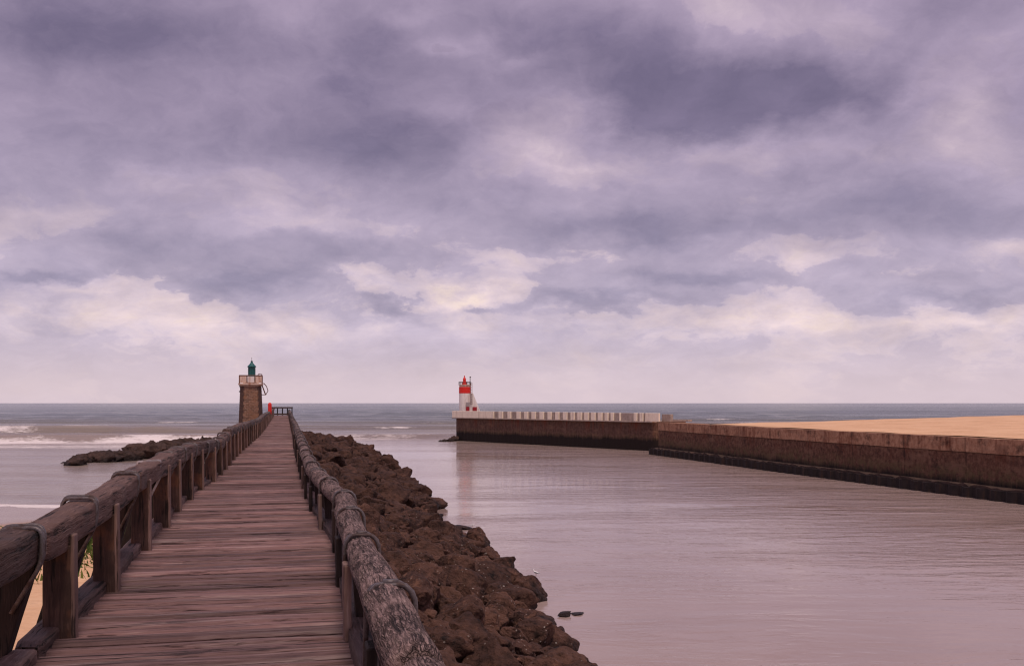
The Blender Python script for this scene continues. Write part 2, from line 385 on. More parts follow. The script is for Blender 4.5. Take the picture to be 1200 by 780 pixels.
def grass_mat():
    m, n, b = mat('green_beach_grass'); rnd = n.attr('rnd')
    fin(n, b, n.ramp(rnd, [(0, (.035, .06, .012)), (.5, (.085, .125, .022)), (1, (.14, .165, .035))]), .7, None, .2)
    return m
M['grass'] = grass_mat()
M['feather'] = plain('white_feathers', (.8, .77, .76), .05, .8, 20, .002)
M['wing'] = plain('grey_feathers', (.42, .41, .43), .1, .8, 20, .002)
M['beak'] = plain('orange_beak', (.5, .22, .05), .1, .6, 20, .001)

# ------------------------------------------------------------------ world, sun, camera
SUN = Vector((.12, -.38, .9)).normalized()
def make_world():
    w = bpy.data.worlds.new('World'); SC.world = w; w.use_nodes = True
    n = NT(w.node_tree); bg = w.node_tree.nodes['Background']
    d = n.node('ShaderNodeTexCoord').outputs['Generated']
    x, y, z = n.xyz(d)
    zz = n.m('MAXIMUM', z, 0.0)
    den = n.m('ADD', zz, .42)
    p = n.comb(n.m('DIVIDE', x, den), n.m('DIVIDE', y, den), 0.0)
    big = n.noise(n.vm('ADD', p, (3.3, 1.1, .4)), 1.9, 4, .55)
    warpc = n.node('ShaderNodeTexNoise', {'Vector': p, 'Scale': 4.0, 'Detail': 6.0, 'Roughness': .6}).outputs['Color']
    pw = n.vm('ADD', p, n.vm('MULTIPLY', n.vm('SUBTRACT', warpc, (.5, .5, .5)), (.16, .16, 0)))
    nn = n.noise(n.vm('ADD', pw, (7.1, 2.7, .0)), 3.6, 10, .63)
    fine = n.noise(n.vm('ADD', pw, (1.7, 5.2, 2.0)), 12.0, 7, .62)
    yy = n.m('MAXIMUM', y, .05)
    wob = n.node('ShaderNodeTexNoise', {'Vector': p, 'Scale': 5.5, 'Detail': 8.0, 'Roughness': .6}).outputs['Color']
    wx, wy, _ = n.xyz(wob)
    u = n.m('ADD', n.m('DIVIDE', x, yy), n.m('MULTIPLY', n.m('SUBTRACT', wx, .5), .14))
    v = n.m('ADD', n.m('DIVIDE', zz, yy), n.m('MULTIPLY', n.m('SUBTRACT', wy, .5), .09))
    front = n.mr(y, .1, .5)
    acc = None
    for (px, py, sx, sy, a) in CLOUDS:
        du = n.m('DIVIDE', n.m('SUBTRACT', u, (px - 600) / F), sx / F)
        dv = n.m('DIVIDE', n.m('SUBTRACT', v, (472 - py) / F), sy / F)
        q = n.m('ADD', n.m('MULTIPLY', du, du), n.m('MULTIPLY', dv, dv))
        g = n.m('MULTIPLY', n.m('POWER', 2.71828, n.m('MULTIPLY', q, -1.0)), a)
        acc = g if acc is None else n.m('ADD', acc, g)
    acc = n.m('MULTIPLY', acc, front)
    nup = n.noise(n.vm('ADD', n.vm('MULTIPLY', pw, (.955, .955, 1)), (7.1, 2.7, .0)), 3.6, 10, .63)
    relief = n.m('SUBTRACT', nn, nup)
    dn = n.m('ADD', n.m('ADD', n.m('MULTIPLY', nn, 1.25), n.m('MULTIPLY', fine, .34)), 0.0)
    dens = n.m('ADD', n.m('ADD', n.m('SUBTRACT', dn, .29), n.m('MULTIPLY', acc, 1.75)), n.mr(z, .02, .36, .01, .03))
    dens = n.m('SUBTRACT', dens, n.mr(z, .5, .9, 0, .08))
    m1 = n.mr(dens, .465, .545, 0, 1, True)            # the nearer, darker cumulus in front of a paler layer
    core = n.mr(dens, .48, .96, 0, 1)
    soft = n.m('ADD', n.m('ADD', n.m('MULTIPLY', big, .45), n.m('MULTIPLY', n.m('SUBTRACT', dn, .165), .78)), n.m('MULTIPLY', acc, .7))
    up = n.mr(z, .07, .27, 0, 1)
    back = n.mix(up, n.ramp(soft, [(.40, srgb(250, 226, 212)), (.52, srgb(230, 208, 210)), (.66, srgb(203, 186, 199)), (.82, srgb(178, 164, 184))]),
                 n.ramp(soft, [(.40, srgb(220, 200, 207)), (.55, srgb(188, 169, 185)), (.72, srgb(164, 147, 168)), (.88, srgb(148, 132, 155))]))
    dark = n.mix(up, n.mix(core, srgb(189, 174, 192), srgb(154, 143, 166)), n.mix(core, srgb(168, 151, 173), srgb(113, 101, 126)))
    col = n.mix(n.m('MULTIPLY', m1, .9), back, dark)
    rl_ = n.m('ADD', 1.0, n.m('MULTIPLY', relief, 1.25))
    col = n.vm('MULTIPLY', col, n.comb(rl_, rl_, n.m('ADD', 1.0, n.m('MULTIPLY', relief, 1.05))))
    hz = n.mr(z, .0, .085, 1, 0, True)
    col = n.mix(n.m('MULTIPLY', hz, .75), col, srgb(222, 202, 206))
    col = n.vm('MULTIPLY', col, (8.4, 8.3, 8.5))
    sky = n.node('ShaderNodeTexSky', sky_type='NISHITA', sun_disc=False)
    sky.sun_elevation = math.asin(SUN.z); sky.sun_rotation = math.atan2(SUN.x, SUN.y)
    col = n.mix(.93, sky.outputs[0], col)
    n.put(bg.inputs[0], col); bg.inputs[1].default_value = .1
CLOUDS = [  # photo px, py, spread x, spread y, + darker / - brighter
    (940, 105, 125, 38, .34), (780, 120, 110, 48, .28), (700, 50, 120, 40, .16), (130, 50, 240, 60, .24), (420, 60, 90, 60, .15), (100, 150, 150, 40, .10),
    (360, 170, 150, 40, .16), (290, 328, 150, 20, .26), (170, 285, 130, 18, .15), (740, 272, 170, 20, .19), (830, 328, 120, 11, .2), (60, 320, 60, 12, .16),
    (1060, 240, 140, 34, .2), (470, 352, 24, 11, .22), (558, 352, 20, 8, .24), (690, 358, 100, 11, .2), (1110, 345, 90, 11, .17), (20, 325, 40, 12, .2),
    (1150, 10, 120, 26, .10), (480, 190, 60, 40, .12), (560, 235, 90, 22, .12), (430, 300, 100, 12, .1), (900, 260, 60, 20, .1), (1000, 310, 100, 14, .12),
    (640, 160, 60, 30, -.22), (600, 128, 70, 12, -.1), (690, 195, 60, 12, -.14), (500, 20, 40, 16, -.12), (545, 52, 44, 13, -.15), (600, 78, 40, 10, -.12), (330, 25, 40, 30, -.08), (1125, 110, 46, 46, -.26), (1160, 170, 60, 24, -.14), (720, 205, 90, 20, -.12), (870, 178, 110, 14, -.14),
    (540, 338, 60, 12, -.32), (440, 326, 30, 11, -.28), (90, 338, 70, 12, -.24), (930, 376, 230, 13, -.14), (1175, 288, 50, 16, -.26),
    (190, 212, 80, 18, -.14), (70, 245, 90, 12, -.10), (360, 272, 90, 10, -.12), (610, 300, 60, 10, -.10), (940, 298, 50, 9, -.10), (40, 368, 80, 14, -.18),
    (330, 385, 200, 12, -.12), (1130, 380, 80, 14, -.16), (960, 18, 120, 22, -.12)]
make_world()
sun = bpy.data.lights.new('sun', 'SUN'); sun.energy = 1.5; sun.angle = R(14); sun.color = (1, .84, .70)
so = bpy.data.objects.new('sun', sun); COL.objects.link(so); so.rotation_euler = SUN.to_track_quat('Z', 'Y').to_euler(); so.location = (0, 0, 60)
cam = bpy.data.cameras.new('camera'); co = bpy.data.objects.new('camera', cam); COL.objects.link(co)
co.location = (0, 0, EYE); co.rotation_euler = (R(90), 0, 0); cam.lens = 35; cam.sensor_width = 36; cam.sensor_fit = 'HORIZONTAL'
cam.shift_y = 82 / 1200; cam.clip_end = 80000; cam.clip_start = .1
SC.camera = co
vs = SC.view_settings; vs.view_transform = 'Standard'; vs.look = 'None'; vs.exposure = 0.34; vs.gamma = 1.0
SC.cycles.use_denoising = True; SC.cycles.max_bounces = 6; SC.cycles.filter_width = 1.2

# ------------------------------------------------------------------ pier geometry tables
LT = [(-3, -1.56), (7, -1.56), (9.5, -1.55), (11.5, -1.6), (13.6, -1.61), (15.5, -1.66), (19, -1.66), (21.3, -1.53), (30, -1.53), (38, -1.48), (51, -1.34), (71, -1.36), (124, -1.52), (145, -1.55)]
RT = [(-3, .46), (7, .46), (9.5, .52), (11.5, .6), (13.6, .515), (15.5, .43), (19, .37), (30, .345), (38, .33), (51, .38), (71, .36), (124, .36), (145, .36)]
LH = [(-3, .79), (7, .80), (11, .745), (15.5, .73), (18, .75), (22, .84), (25, .86), (28, .74), (40, .78), (54, .84), (68, .74), (100, .8), (145, .72)]   # left rail top below the eye
RH = [(-3, .97), (5, .97), (12, 1.05), (20, 1.08), (31, .98), (60, 1.02), (100, .95), (145, .85)]
def Lx(y): return interp(LT, y)
def Rx(y): return interp(RT, y)
PEND = 138.0
def pier(lat, y, z): return Vector((lat + SLOPE * y, y, z))

# --- shoreline of the rubble slope, lateral distance from the pier line
SH = [(-60, 5.5), (0, 6.2), (22.7, 6.7), (29, 7.3), (36, 8.0), (47, 7.5), (58, 9.0), (74, 9.6), (92, 10), (117, 10.4), (132, 10.1), (152, 9.4), (165, 6.5), (175, 2)]
def bank_z(lat, y):
    sh = interp(SH, y)
    top = 2.75 - 1.0 * min(1, max(0, (y - 60) / 80)) - max(0, (y - 140) * .07)
    if lat > .8:
        t = (lat - .8) / (sh - .8); z = top * (1 - t) if t < 1.15 else -top * .15 - (lat - (.8 + 1.15 * (sh - .8))) * .5
    elif lat > -2.2: z = top
    else: z = top - (-2.2 - lat) * .75
    return max(z, -2.0)
def sand_z(x, y):     # beach left of the pier; shore at about y = 58
    s = 62 - y + 2.5 * math.sin(x * .045) + 1.5 * math.sin(x * .11 + 1)
    z = s * .028 if s > 0 else s * .05
    if y < 0: z += -y * .01
    return max(z, -2.5)

# ------------------------------------------------------------------ SETTING: water
def make_water():
    xs = np.concatenate([[-30000, -9000, -3000, -1200, -600, -380], np.arange(-280, 140, 2.4), [160, 240, 400, 900, 2500, 9000, 30000]])
    ys = np.concatenate([[-3000, -600, -150, -40], np.arange(0, 50, 6), np.arange(50, 72, .5), np.arange(72, 130, 1.2), np.arange(130, 330, .55), np.geomspace(331, 1600, 160), [2200, 3500, 6000, 12000, 30000, 45000]])
    X, Y = np.meshgrid(xs, ys)
    lat = X - SLOPE * Y
    ss = lambda a, lo, hi: np.clip((a - lo) / (hi - lo), 0, 1) ** 2 * (3 - 2 * np.clip((a - lo) / (hi - lo), 0, 1))
    left = 1 - ss(lat, -12, -2)
    out = ss(Y, 150, 195)
    ch = np.clip(1 - left, 0, 1)
    mouth = ss(Y, 140, 200)
    def warp(f, s): return np.sin(X * f + s) + .6 * np.sin(X * f * 2.3 + s * 2.1) + .4 * np.sin(X * f * 4.9 + s * .7 + Y * .01)
    Z = np.zeros_like(X); foam = np.zeros_like(X)
    def crest(y0, wid, amp, f, s, wob, mask, sharp=1.6):
        c = y0 + warp(f, s) * wob + wob * .22 * np.sin(X * .37 + s * 5 + np.sin(X * .17)) 
        dlt = (Y - c)
        prof = np.where(dlt < 0, np.exp(-(dlt / (wid * .45)) ** 2), np.exp(-(dlt / (wid * sharp)) ** 2))
        return prof * amp * mask, dlt
    lenmod = lambda f, s, lo, hi: ss(np.sin(X * f + s) + .5 * np.sin(X * f * 2.7 + s * 3), lo, hi)
    k = 0
    for y0 in np.concatenate([np.arange(168, 420, 17.5), np.geomspace(425, 1500, 34)]):
        k += 1
        a = (.55 if y0 < 300 else .6) * (.5 + .9 * lenmod(.021 / (1 + y0 / 500), k * 1.9, -.6, 1.1))
        p, d = crest(y0 + rng.uniform(-4, 4), 5.5 if y0 < 420 else y0 * .014, a, .013, k * 2.3, 4.0, np.maximum(left * ss(Y, 150, 175), mouth))
        Z += p
        if y0 < 330:
            Fm = lenmod(.06, k * 4.1, .75, 1.35) * np.exp(-((d + 1.0) / 2.2) ** 2) * np.maximum(left * ss(Y, 150, 175), mouth)
            foam = np.maximum(foam, Fm * (.8 if y0 < 260 else .55))
    # main breaker off the beach and its white water
    p, d = crest(156, 5, 1.15, .011, .4, 2.0, left); Z += p
    foam = np.maximum(foam, left * np.exp(-((d + 4 + 2.0 * np.sin(X * .31) * np.sin(X * .13)) / 4.0) ** 2) * (.95 + .2 * np.sin(X * .05 + 1) + .12 * np.sin(X * .21)))
    foam = np.maximum(foam, left * np.exp(-((d + 17) / 10) ** 2) * .6)
    p, d = crest(185, 5, .95, .016, 2.4, 3.0, left); Z += p
    foam = np.maximum(foam, left * np.exp(-((d + 2) / 3.0) ** 2) * .85 * ss(np.sin(X * .05 + 1.0), -.2, .9))
    # wash on the sand
    for y0, a, w, fo in ((61.2, .05, 1.3, .95), (67.5, .07, 1.0, .42), (77, .12, 2.0, .14), (84, .15, 2.5, .0), (97, .15, 2.5, .06), (111, .18, 2.5, .0), (126, .22, 3, .16)):
        c = -(2.5 * np.sin(X * .045) + 1.5 * np.sin(X * .11 + 1)) * -1 if y0 < 70.5 else 0
        dlt = Y - (y0 + c + .5 * np.sin(X * .3 + y0))
        Z += left * a * np.exp(-(dlt / w) ** 2); foam = np.maximum(foam, left * fo * np.exp(-(dlt / (w * .9)) ** 2))
    # broken water in the channel mouth and round the pier heads
    p, d = crest(172, 4, .35, .06, 1.0, 2.0, ch * ss(lat, -6, 4)); Z += p
    foam = np.maximum(foam, ch * np.exp(-((Y - 166) / 12) ** 2) * np.exp(-((X + 28) / 19) ** 2) * .58)
    foam = np.maximum(foam, np.exp(-(((X + 9.8) / 1.6) ** 2 + ((Y - 163) / 3.5) ** 2)) * .9)
    foam = np.maximum(foam, np.exp(-(((X + 46) / 6) ** 2 + ((Y - 97) / 2) ** 2)) * .3)
    jet = (X > -11 + (159 - Y) * .79 - 2) & (Y < 163) & (lat > 4); foam[jet] *= .15; Z[jet] *= .2
    nzr, nzc = X.shape
    me = bpy.data.meshes.new('sea')
    idx = np.arange(nzr * nzc).reshape(nzr, nzc)
    quads = np.stack([idx[:-1, :-1], idx[:-1, 1:], idx[1:, 1:], idx[1:, :-1]], -1).reshape(-1, 4)
    me.from_pydata(np.stack([X, Y, Z], -1).reshape(-1, 3).tolist(), [], quads.tolist())
    at = me.attributes.new('foam', 'FLOAT', 'POINT'); at.data.foreach_set('value', foam.reshape(-1).astype(np.float32))
    me.shade_smooth(); me.materials.append(M['water'])
    o = bpy.data.objects.new('sea', me); COL.objects.link(o); tag(o, kind='structure')
make_water()

def heightfield(name, xs, ys, fz, m, fx=None):
    mb = MB(); nx, ny = len(xs), len(ys)
    vs = [(fx(x, y) if fx else x, y, fz(x, y)) for y in ys for x in xs]
    fs = [(j * nx + i, j * nx + i + 1, (j + 1) * nx + i + 1, (j + 1) * nx + i) for j in range(ny - 1) for i in range(nx - 1)]
    mb.add(vs, fs)
    o = mb.build(name, m, None, (0, 0, 0), True); tag(o, kind='structure'); return o
# beach, left of and under the pier, running back behind the camera (x grows to the pier's slope)
bx = list(np.concatenate([[-3000, -900, -400, -200], np.arange(-120, 2.5, 1.2), [4, 6, 9]]))
by = list(np.concatenate([[-3000, -800, -250, -90, -40], np.arange(-20, 80, 1.2), [90]]))
def bz(lat, y):
    x = lat + SLOPE * y
    z = sand_z(x, y) + .05 * fbm(x * .35, y * .35) + (.03 * fbm(x * 1.3, y * 1.3, 3) if lat > -60 else 0)
    if y > 30 and lat > -16: z += 1.0 * math.exp(-((lat + 7.4) / 3.0) ** 2) * math.exp(-((y - 37) / 6) ** 2)     # grassy hump at the pier's foot
    if lat > -1: z -= (lat + 1) * .75
    return max(z, -3)
heightfield('beach', bx, by, bz, M['sand'], lambda l, y: l + SLOPE * y)
# rubble core under the pier (rock, mostly hidden by boulders)
rx = list(np.concatenate([np.arange(-6.5, -2, .9), np.arange(-2, 13.5, .32)]))
ry = list(np.concatenate([[-80, -50, -30, -20], np.arange(-14, 18, .8), np.arange(18, 60, .4), np.arange(60, 182, .9)]))
heightfield('rocky_bank', rx, ry, lambda l, y: bank_z(l, y) - .8 + .25 * fbm(l * .9, y * .9, 5) + .09 * nz(l * 3, y * 3, 2) - (0 if l > -1.9 or y > 92 else (-1.9 - l) * .9), M['rock'], lambda l, y: l + SLOPE * y)

# ------------------------------------------------------------------ the wooden pier
pier_t = thing('wooden_pier', pier(-.55, 0, 0), 'weathered reddish brown plank walkway on timber piles running out to sea', 'pier')
def make_deck():
    mb = MB(); y = -2.5
    while y < PEND:
        w = random.uniform(.17, .25); gap = random.uniform(.03, .06)
        yc = y + w / 2; dz = random.gauss(0, .011); tl = random.gauss(0, .008); tw = random.gauss(0, .03); at = random.random()
        L = Lx(yc) - random.uniform(.10, .2); Rr = Rx(yc) + random.uniform(.10, .18)
        n = 14 if yc < 30 else 5
        vs = []; ph = random.uniform(0, 50)
        for i in range(n + 1):
            la = L + (Rr - L) * i / n
            ya = yc + .216 * (la + .55)
            ya += tl * (la + .55)
            e0 = .012 * nz(la * 2.2, ph, 1) ; e1 = .012 * nz(la * 2.2, ph, 9)
            wz = .008 * nz(la * 1.3, ph, 4) + dz
            b = .026
            prof = [(-w / 2 + gap / 2 + e0, -.07), (-w / 2 + gap / 2 + e0, -b), (-w / 2 + gap / 2 + b + e0, 0 - .5 * tw * w), (0, .003), (w / 2 - gap / 2 - b + e1, .5 * tw * w), (w / 2 - gap / 2 + e1, -b), (w / 2 - gap / 2 + e1, -.07)]
            for (dy, dzz) in prof:
                yy = ya + dy
                vs.append((la + SLOPE * yy, yy, DECK + wz + dzz))
        k = 7; fs = []
        for i in range(n):
            for j in range(k - 1): fs.append((i * k + j, i * k + j + 1, (i + 1) * k + j + 1, (i + 1) * k + j))
        fs.append(tuple(range(k))); fs.append(tuple(n * k + j for j in reversed(range(k))))
        mb.add(vs, fs, at); y += w
    mb.build('deck', M['deck'], pier_t)
make_deck()
def sweep_y(mb, y0, y1, fc, prof, step, noise_amp, fr=None, attr=0.0, nscale=(6, 1.6), seed=0.0, taper=True):
    """beam along the pier: fc(y) -> (lat, z) centre, prof list of (dlat, dz)."""
    n = max(2, int((y1 - y0) / step)); k = len(prof); vs = []; fs = []
    for i in range(n + 1):
        y = y0 + (y1 - y0) * i / n; la, z = fc(y)
        end = 1.0 if not taper else min(1, .80 + .2 * min(1, min(i, n - i) * step / .06 if n > 4 else 1))
        for j, (a, b) in enumerate(prof):
            an = math.atan2(b, a)
            q = 1 + noise_amp * (fbm(math.cos(an) * 1.4 + seed, y * nscale[1], math.sin(an) * 1.4, 4) + .5 * nz(math.cos(an) * nscale[0] + seed, y * 1.2, math.sin(an) * nscale[0]))
            q *= end
            if fr: q *= fr(y)
            vs.append(pier(la + a * q, y, z + b * q))
    for i in range(n):
        for j in range(k): fs.append((i * k + j, i * k + (j + 1) % k, (i + 1) * k + (j + 1) % k, (i + 1) * k + j))
    fs.append(tuple(reversed(range(k)))); fs.append(tuple(n * k + j for j in range(k)))
    mb.add(vs, fs, attr)
def sup(w, h, n, e=.5):
    return [(w / 2 * math.copysign(abs(math.cos(2 * math.pi * (i + .5) / n)) ** e, math.cos(2 * math.pi * (i + .5) / n)),
             h / 2 * math.copysign(abs(math.sin(2 * math.pi * (i + .5) / n)) ** e, math.sin(2 * math.pi * (i + .5) / n))) for i in range(n)]
# stringers, crossheads and piles
for k, f in enumerate((.03, .5, .97)):
    mb = MB(); sweep_y(mb, -2.3, PEND, lambda y: (lerp(Lx(y), Rx(y), f), DECK - .19), sup(.18, .2, 4, .1), 1.5, .0)
    mb.build('stringer', M['pile'], pier_t)
for i in range(33):
    y = .4 + 4.3 * i
    mb = MB(); mb.box(pier(-.55, y, DECK - .41), (2.7, .22, .22), Matrix.Rotation(math.atan(.2165), 3, 'Z'))
    mb.build('crosshead', M['pile'], pier_t, bevel=.02)
    for la in (-1.65, .55):
        yy = y + .216 * (la + .55)
        mb = MB(); zt = DECK - .52; zb = -1.5
        mb.tube([pier(la, yy, zb), pier(la, yy, 1.5), pier(la, yy, zt)], [.17, .16, .15], 12)
        mb.build('pile', M['pile'], pier_t, smooth=True)

# --- railings ------------------------------------------------------------
def plank(mb, base, top, wx, wy, attr, nseg=5, wob=.01):
    """upright timber from base to top, wx across the pier, wy along it, with a worn outline"""
    base = Vector(base); top = Vector(top); vs = []; fs = []
    rt = Matrix.Rotation(PIERROT, 3, 'Z'); s = random.uniform(0, 90)
    for i in range(nseg + 1):
        c = base.lerp(top, i / nseg)
        for (a, b) in ((-.5, -.5), (.5, -.5), (.5, .5), (-.5, .5)):
            q = wob * nz(s + a * 3, i * .9, b * 3)
            vs.append(c + rt @ Vector((a * wx + math.copysign(q, a), b * wy + math.copysign(q, b), 0)))
    for i in range(nseg):
        for j in range(4): fs.append((i * 4 + j, i * 4 + (j + 1) % 4, i * 4 + 4 + (j + 1) % 4, i * 4 + 4 + j))
    fs.append((3, 2, 1, 0)); fs.append(tuple(nseg * 4 + j for j in range(4)))
    mb.add(vs, fs, attr)
def arc_path(pts, r=.05, seg=4):
    out = [Vector(pts[0])]
    for i in range(1, len(pts) - 1):
        p = Vector(pts[i]); a = (Vector(pts[i - 1]) - p).normalized(); b = (Vector(pts[i + 1]) - p).normalized()
        for k in range(seg + 1):
            t = k / seg
            out.append(p + a * r * (1 - t) ** 2 + b * r * t ** 2)
    out.append(Vector(pts[-1])); return out

lr = thing('timber_railing', pier(-1.75, 0, DECK), 'tall squared timber railing with braced posts, on the beach side of the walkway', 'railing', 'railings along the walkway')
LO = -.15   # rail centre outward of the deck edge
ljit = {}
def lrail_c(y):
    return Lx(y) + LO, EYE - interp(LH, y) - .125
segs = []; y = -2.0; i = 0
while y < PEND - 1:
    ln = 4.3 if y < 60 else 8.6
    segs.append((y, min(y + ln, PEND))); y += ln
for i, (a, b) in enumerate(segs):
    ja, jz, jb = random.gauss(0, .012), random.gauss(0, .018), random.gauss(0, .015)
    near = a < 22
    mb = MB()
    sweep_y(mb, a + .008, b - .008, lambda y: (lrail_c(y)[0] + ja, lrail_c(y)[1] + jz + jb * (y - a) / (b - a)), sup(.25, .245, 36 if near else 14, .32 if a < 40 else .5), .035 if near else .25, .075 if a < 60 else .12, attr=random.random(), seed=i * 7.1)
    mb.build('rail_beam', M['rail'], lr, smooth=True)
for a, b in segs:
    mb = MB(); jz = random.gauss(0, .01)
    sweep_y(mb, a + .01, b - .01, lambda y: (Lx(y) - .165, DECK + .015 + jz), sup(.20, .15, 12, .3), .12 if a < 30 else .5, .05, attr=random.random(), seed=a)
    mb.build('kerb_beam', M['kerb'], lr, smooth=False)
for i in range(63):
    y = [.9, 3.0, 5.1, 7.22, 9.05, 11.55, 13.6, 15.5][i] if i < 8 else 15.5 + 2.0 * (i - 7) + random.uniform(-.15, .15)
    la, zc = lrail_c(y); zb = zc - .11; at = random.random()
    ty = random.gauss(0, .02)
    mb = MB(); plank(mb, pier(Lx(y) - .085, y, DECK - .12), pier(la + .055, y + ty, zb), random.uniform(.165, .195), .15, at, 6, .015)
    po = mb.build('post', M['post'], lr, bevel=.008)
    if i in (5, 7): tag(po, 'post with a scorched orange brown patch')
    mb = MB(); h = random.uniform(.0, .09)
    plank(mb, pier(Lx(y) + .022, y + .012, DECK - .05), pier(la + .162, y + ty + .01, zb + .06 + h), .03, random.uniform(.12, .14), random.random(), 6, .006)
    mb.build('cleat_plank', M['cleat'], po, bevel=.012)
    # outer brace and the iron strap that ties it to the rail, just before the post
    ys = y - .8 + random.uniform(-.06, .06); la, zc = lrail_c(ys); zt = zc - .115
    mb = MB(); plank(mb, pier(Lx(ys) - .49, ys - .06, DECK - .45), pier(la + .0, ys + .03, zt), random.uniform(.15, .19), .15, random.random(), 6, .015)
    st = mb.build('brace', M['strut'], lr, bevel=.01)
    gal = (i == 6)
    zz = zc + .129
    pts = [pier(Lx(ys) - .20, ys - .05, DECK + .36), pier(la + .135, ys, zc - .10), pier(la + .14, ys, zz), pier(la - .14, ys, zz + random.uniform(-.02, .01)), pier(la - .145, ys, zc - .12), pier(Lx(ys) - .38, ys - .06, DECK + .3)]
    mb = MB(); along = (pier(0, 1, 0) - pier(0, 0, 0))
    for off in ((-.022, .022) if not gal else (0,)):
        mb.tube([p + along * off + Vector((0, 0, off * .3)) for p in arc_path(pts, .02 if gal else .075)], .02, 8 if not gal else 4, flat=(.036 if not gal else .06, .028, along))
    s = mb.build('strap', M['galv'] if gal else M['strap'], st, smooth=not gal)
    if gal: tag(s, 'bright galvanised square-cornered strap')

rr = thing('timber_railing', pier(.6, 0, DECK), 'low railing of thick cracked logs bound with iron straps above the boulder slope', 'railing', 'railings along the walkway')
RO = .10
def rrail_c(y): return Rx(y) + RO, EYE - interp(RH, y) - .12
segs2 = []; y = -2.4
while y < PEND - 1:
    ln = 6.45 if y < 60 else 8.6
    segs2.append((y, min(y + ln, PEND))); y += ln
for i, (a, b) in enumerate(segs2):
    ja, jz = random.gauss(0, .01), random.gauss(0, .014)
    near = a < 20
    mb = MB()
    sweep_y(mb, a + .006, b - .006, lambda y: (rrail_c(y)[0] + ja + .012 * math.sin(y * .9 + i), rrail_c(y)[1] + jz + .012 * math.sin(y * 1.3)), [(.119 * math.cos(2 * math.pi * k / (44 if near else 16)), .119 * math.sin(2 * math.pi * k / (44 if near else 16))) for k in range(44 if near else 16)],
            .03 if near else .22, .075 if a < 45 else .13, fr=lambda y: 1 + .05 * math.sin(y * 1.1 + i * 2), attr=random.random(), seed=i * 3.3 + 50)
    mb.build('rail_log', M['log'], rr, smooth=True)
    mb = MB(); kz = random.gauss(0, .01)
    sweep_y(mb, a + .01, b - .01, lambda y: (Rx(y) + .06, DECK + .02 + kz), sup(.16, .15, 12, .3), .14 if a < 30 else .5, .05, attr=random.random(), seed=a + 9)
    mb.build('kerb_beam', M['kerb'], rr)
for i in range(63):
    y = 1.0 + 2.15 * i + random.uniform(-.14, .14)
    la, zc = rrail_c(y); at = random.random()
    mb = MB(); plank(mb, pier(Rx(y) + .15, y, DECK - .3), pier(la + .01, y, zc - .11), .15, .18, at, 5, .012)
    po = mb.build('post', M['strut'], rr, bevel=.008)
    mb = MB(); h = random.uniform(-.09, .03)
    plank(mb, pier(Rx(y) - .03, y - .35, DECK - .05), pier(la - .135, y - .35 + random.gauss(0, .02), zc + h - .03), .05, random.uniform(.17, .22), random.random(), 6, .01)
    mb.build('cleat_plank', M['strut' if i % 3 else 'cleat'], po, bevel=.012)
    r = .128; pts = [pier(la - r - .01, y + .02, DECK + .16)]
    for k in range(13):
        an = math.pi * (1 - k / 12); e = .75
        pts.append(pier(la + (r + .002) * math.copysign(abs(math.cos(an)) ** e, math.cos(an)), y, zc + (r + .002) * abs(math.sin(an)) ** e))
    pts.append(pier(la + r + .02, y, DECK + .1))
    mb = MB()
    for off in (-.017, .017):
        mb.tube([p + along * off + Vector((0, 0, .006 * math.sin(q * 1.7 + off * 60))) for q, p in enumerate(pts)], .017, 8, flat=(.03, .026, along))
    mb.box(pier(la, y, zc + r + .012), (.08, .034, .024), Matrix.Rotation(PIERROT, 3, 'Z'))
    mb.build('strap', M['strap'], po, smooth=True)

er = thing('end_railing', pier(-.55, PEND - .6, DECK), 'dark open end railing closing off the far end of the walkway', 'railing')
ye = PEND - .6; xl, xr_ = P(318.5, 477, ye).x, P(343, 477, ye).x
mb = MB(); mb.box(((xl + xr_) / 2, ye, DECK + 1.06), (xr_ - xl, .2, .2)); mb.build('top_rail', M['kerb'], er, bevel=.02)
mb = MB(); mb.box(((xl + xr_) / 2, ye, DECK + .17), (xr_ - xl, .16, .2)); mb.build('bottom_rail', M['kerb'], er, bevel=.02)
for px in (319.3, 325.2, 331, 336.8, 342.2):
    mb = MB(); mb.box((P(px, 0, ye).x, ye, DECK + .48), (.13, .14, .94)); mb.build('post', M['strut'], er, bevel=.02)

# ------------------------------------------------------------------ red marker by the far railing
yr = 92.0; pr = P(316.2, 484, yr)
rm = thing('lifebuoy_post', (pr.x, yr, DECK), 'bright red rounded post case standing at the walkway railing near the stone lighthouse', 'safety post')
mb = MB(); mb.tube([(pr.x, yr, DECK), (pr.x, yr, DECK + .75)], .06, 10); mb.build('stand', M['darkmetal'], rm)
mb = MB(); prof = [(.02, .0), (.13, .02), (.165, .09), (.172, .4), (.172, .95)] + [(.172 * math.cos(t), .95 + .17 * math.sin(t)) for t in (.4, .8, 1.2, 1.5)]
mb.lathe((pr.x, yr, DECK + .62), prof, 20); mb.build('case', M['redpaint'], rm, smooth=True)

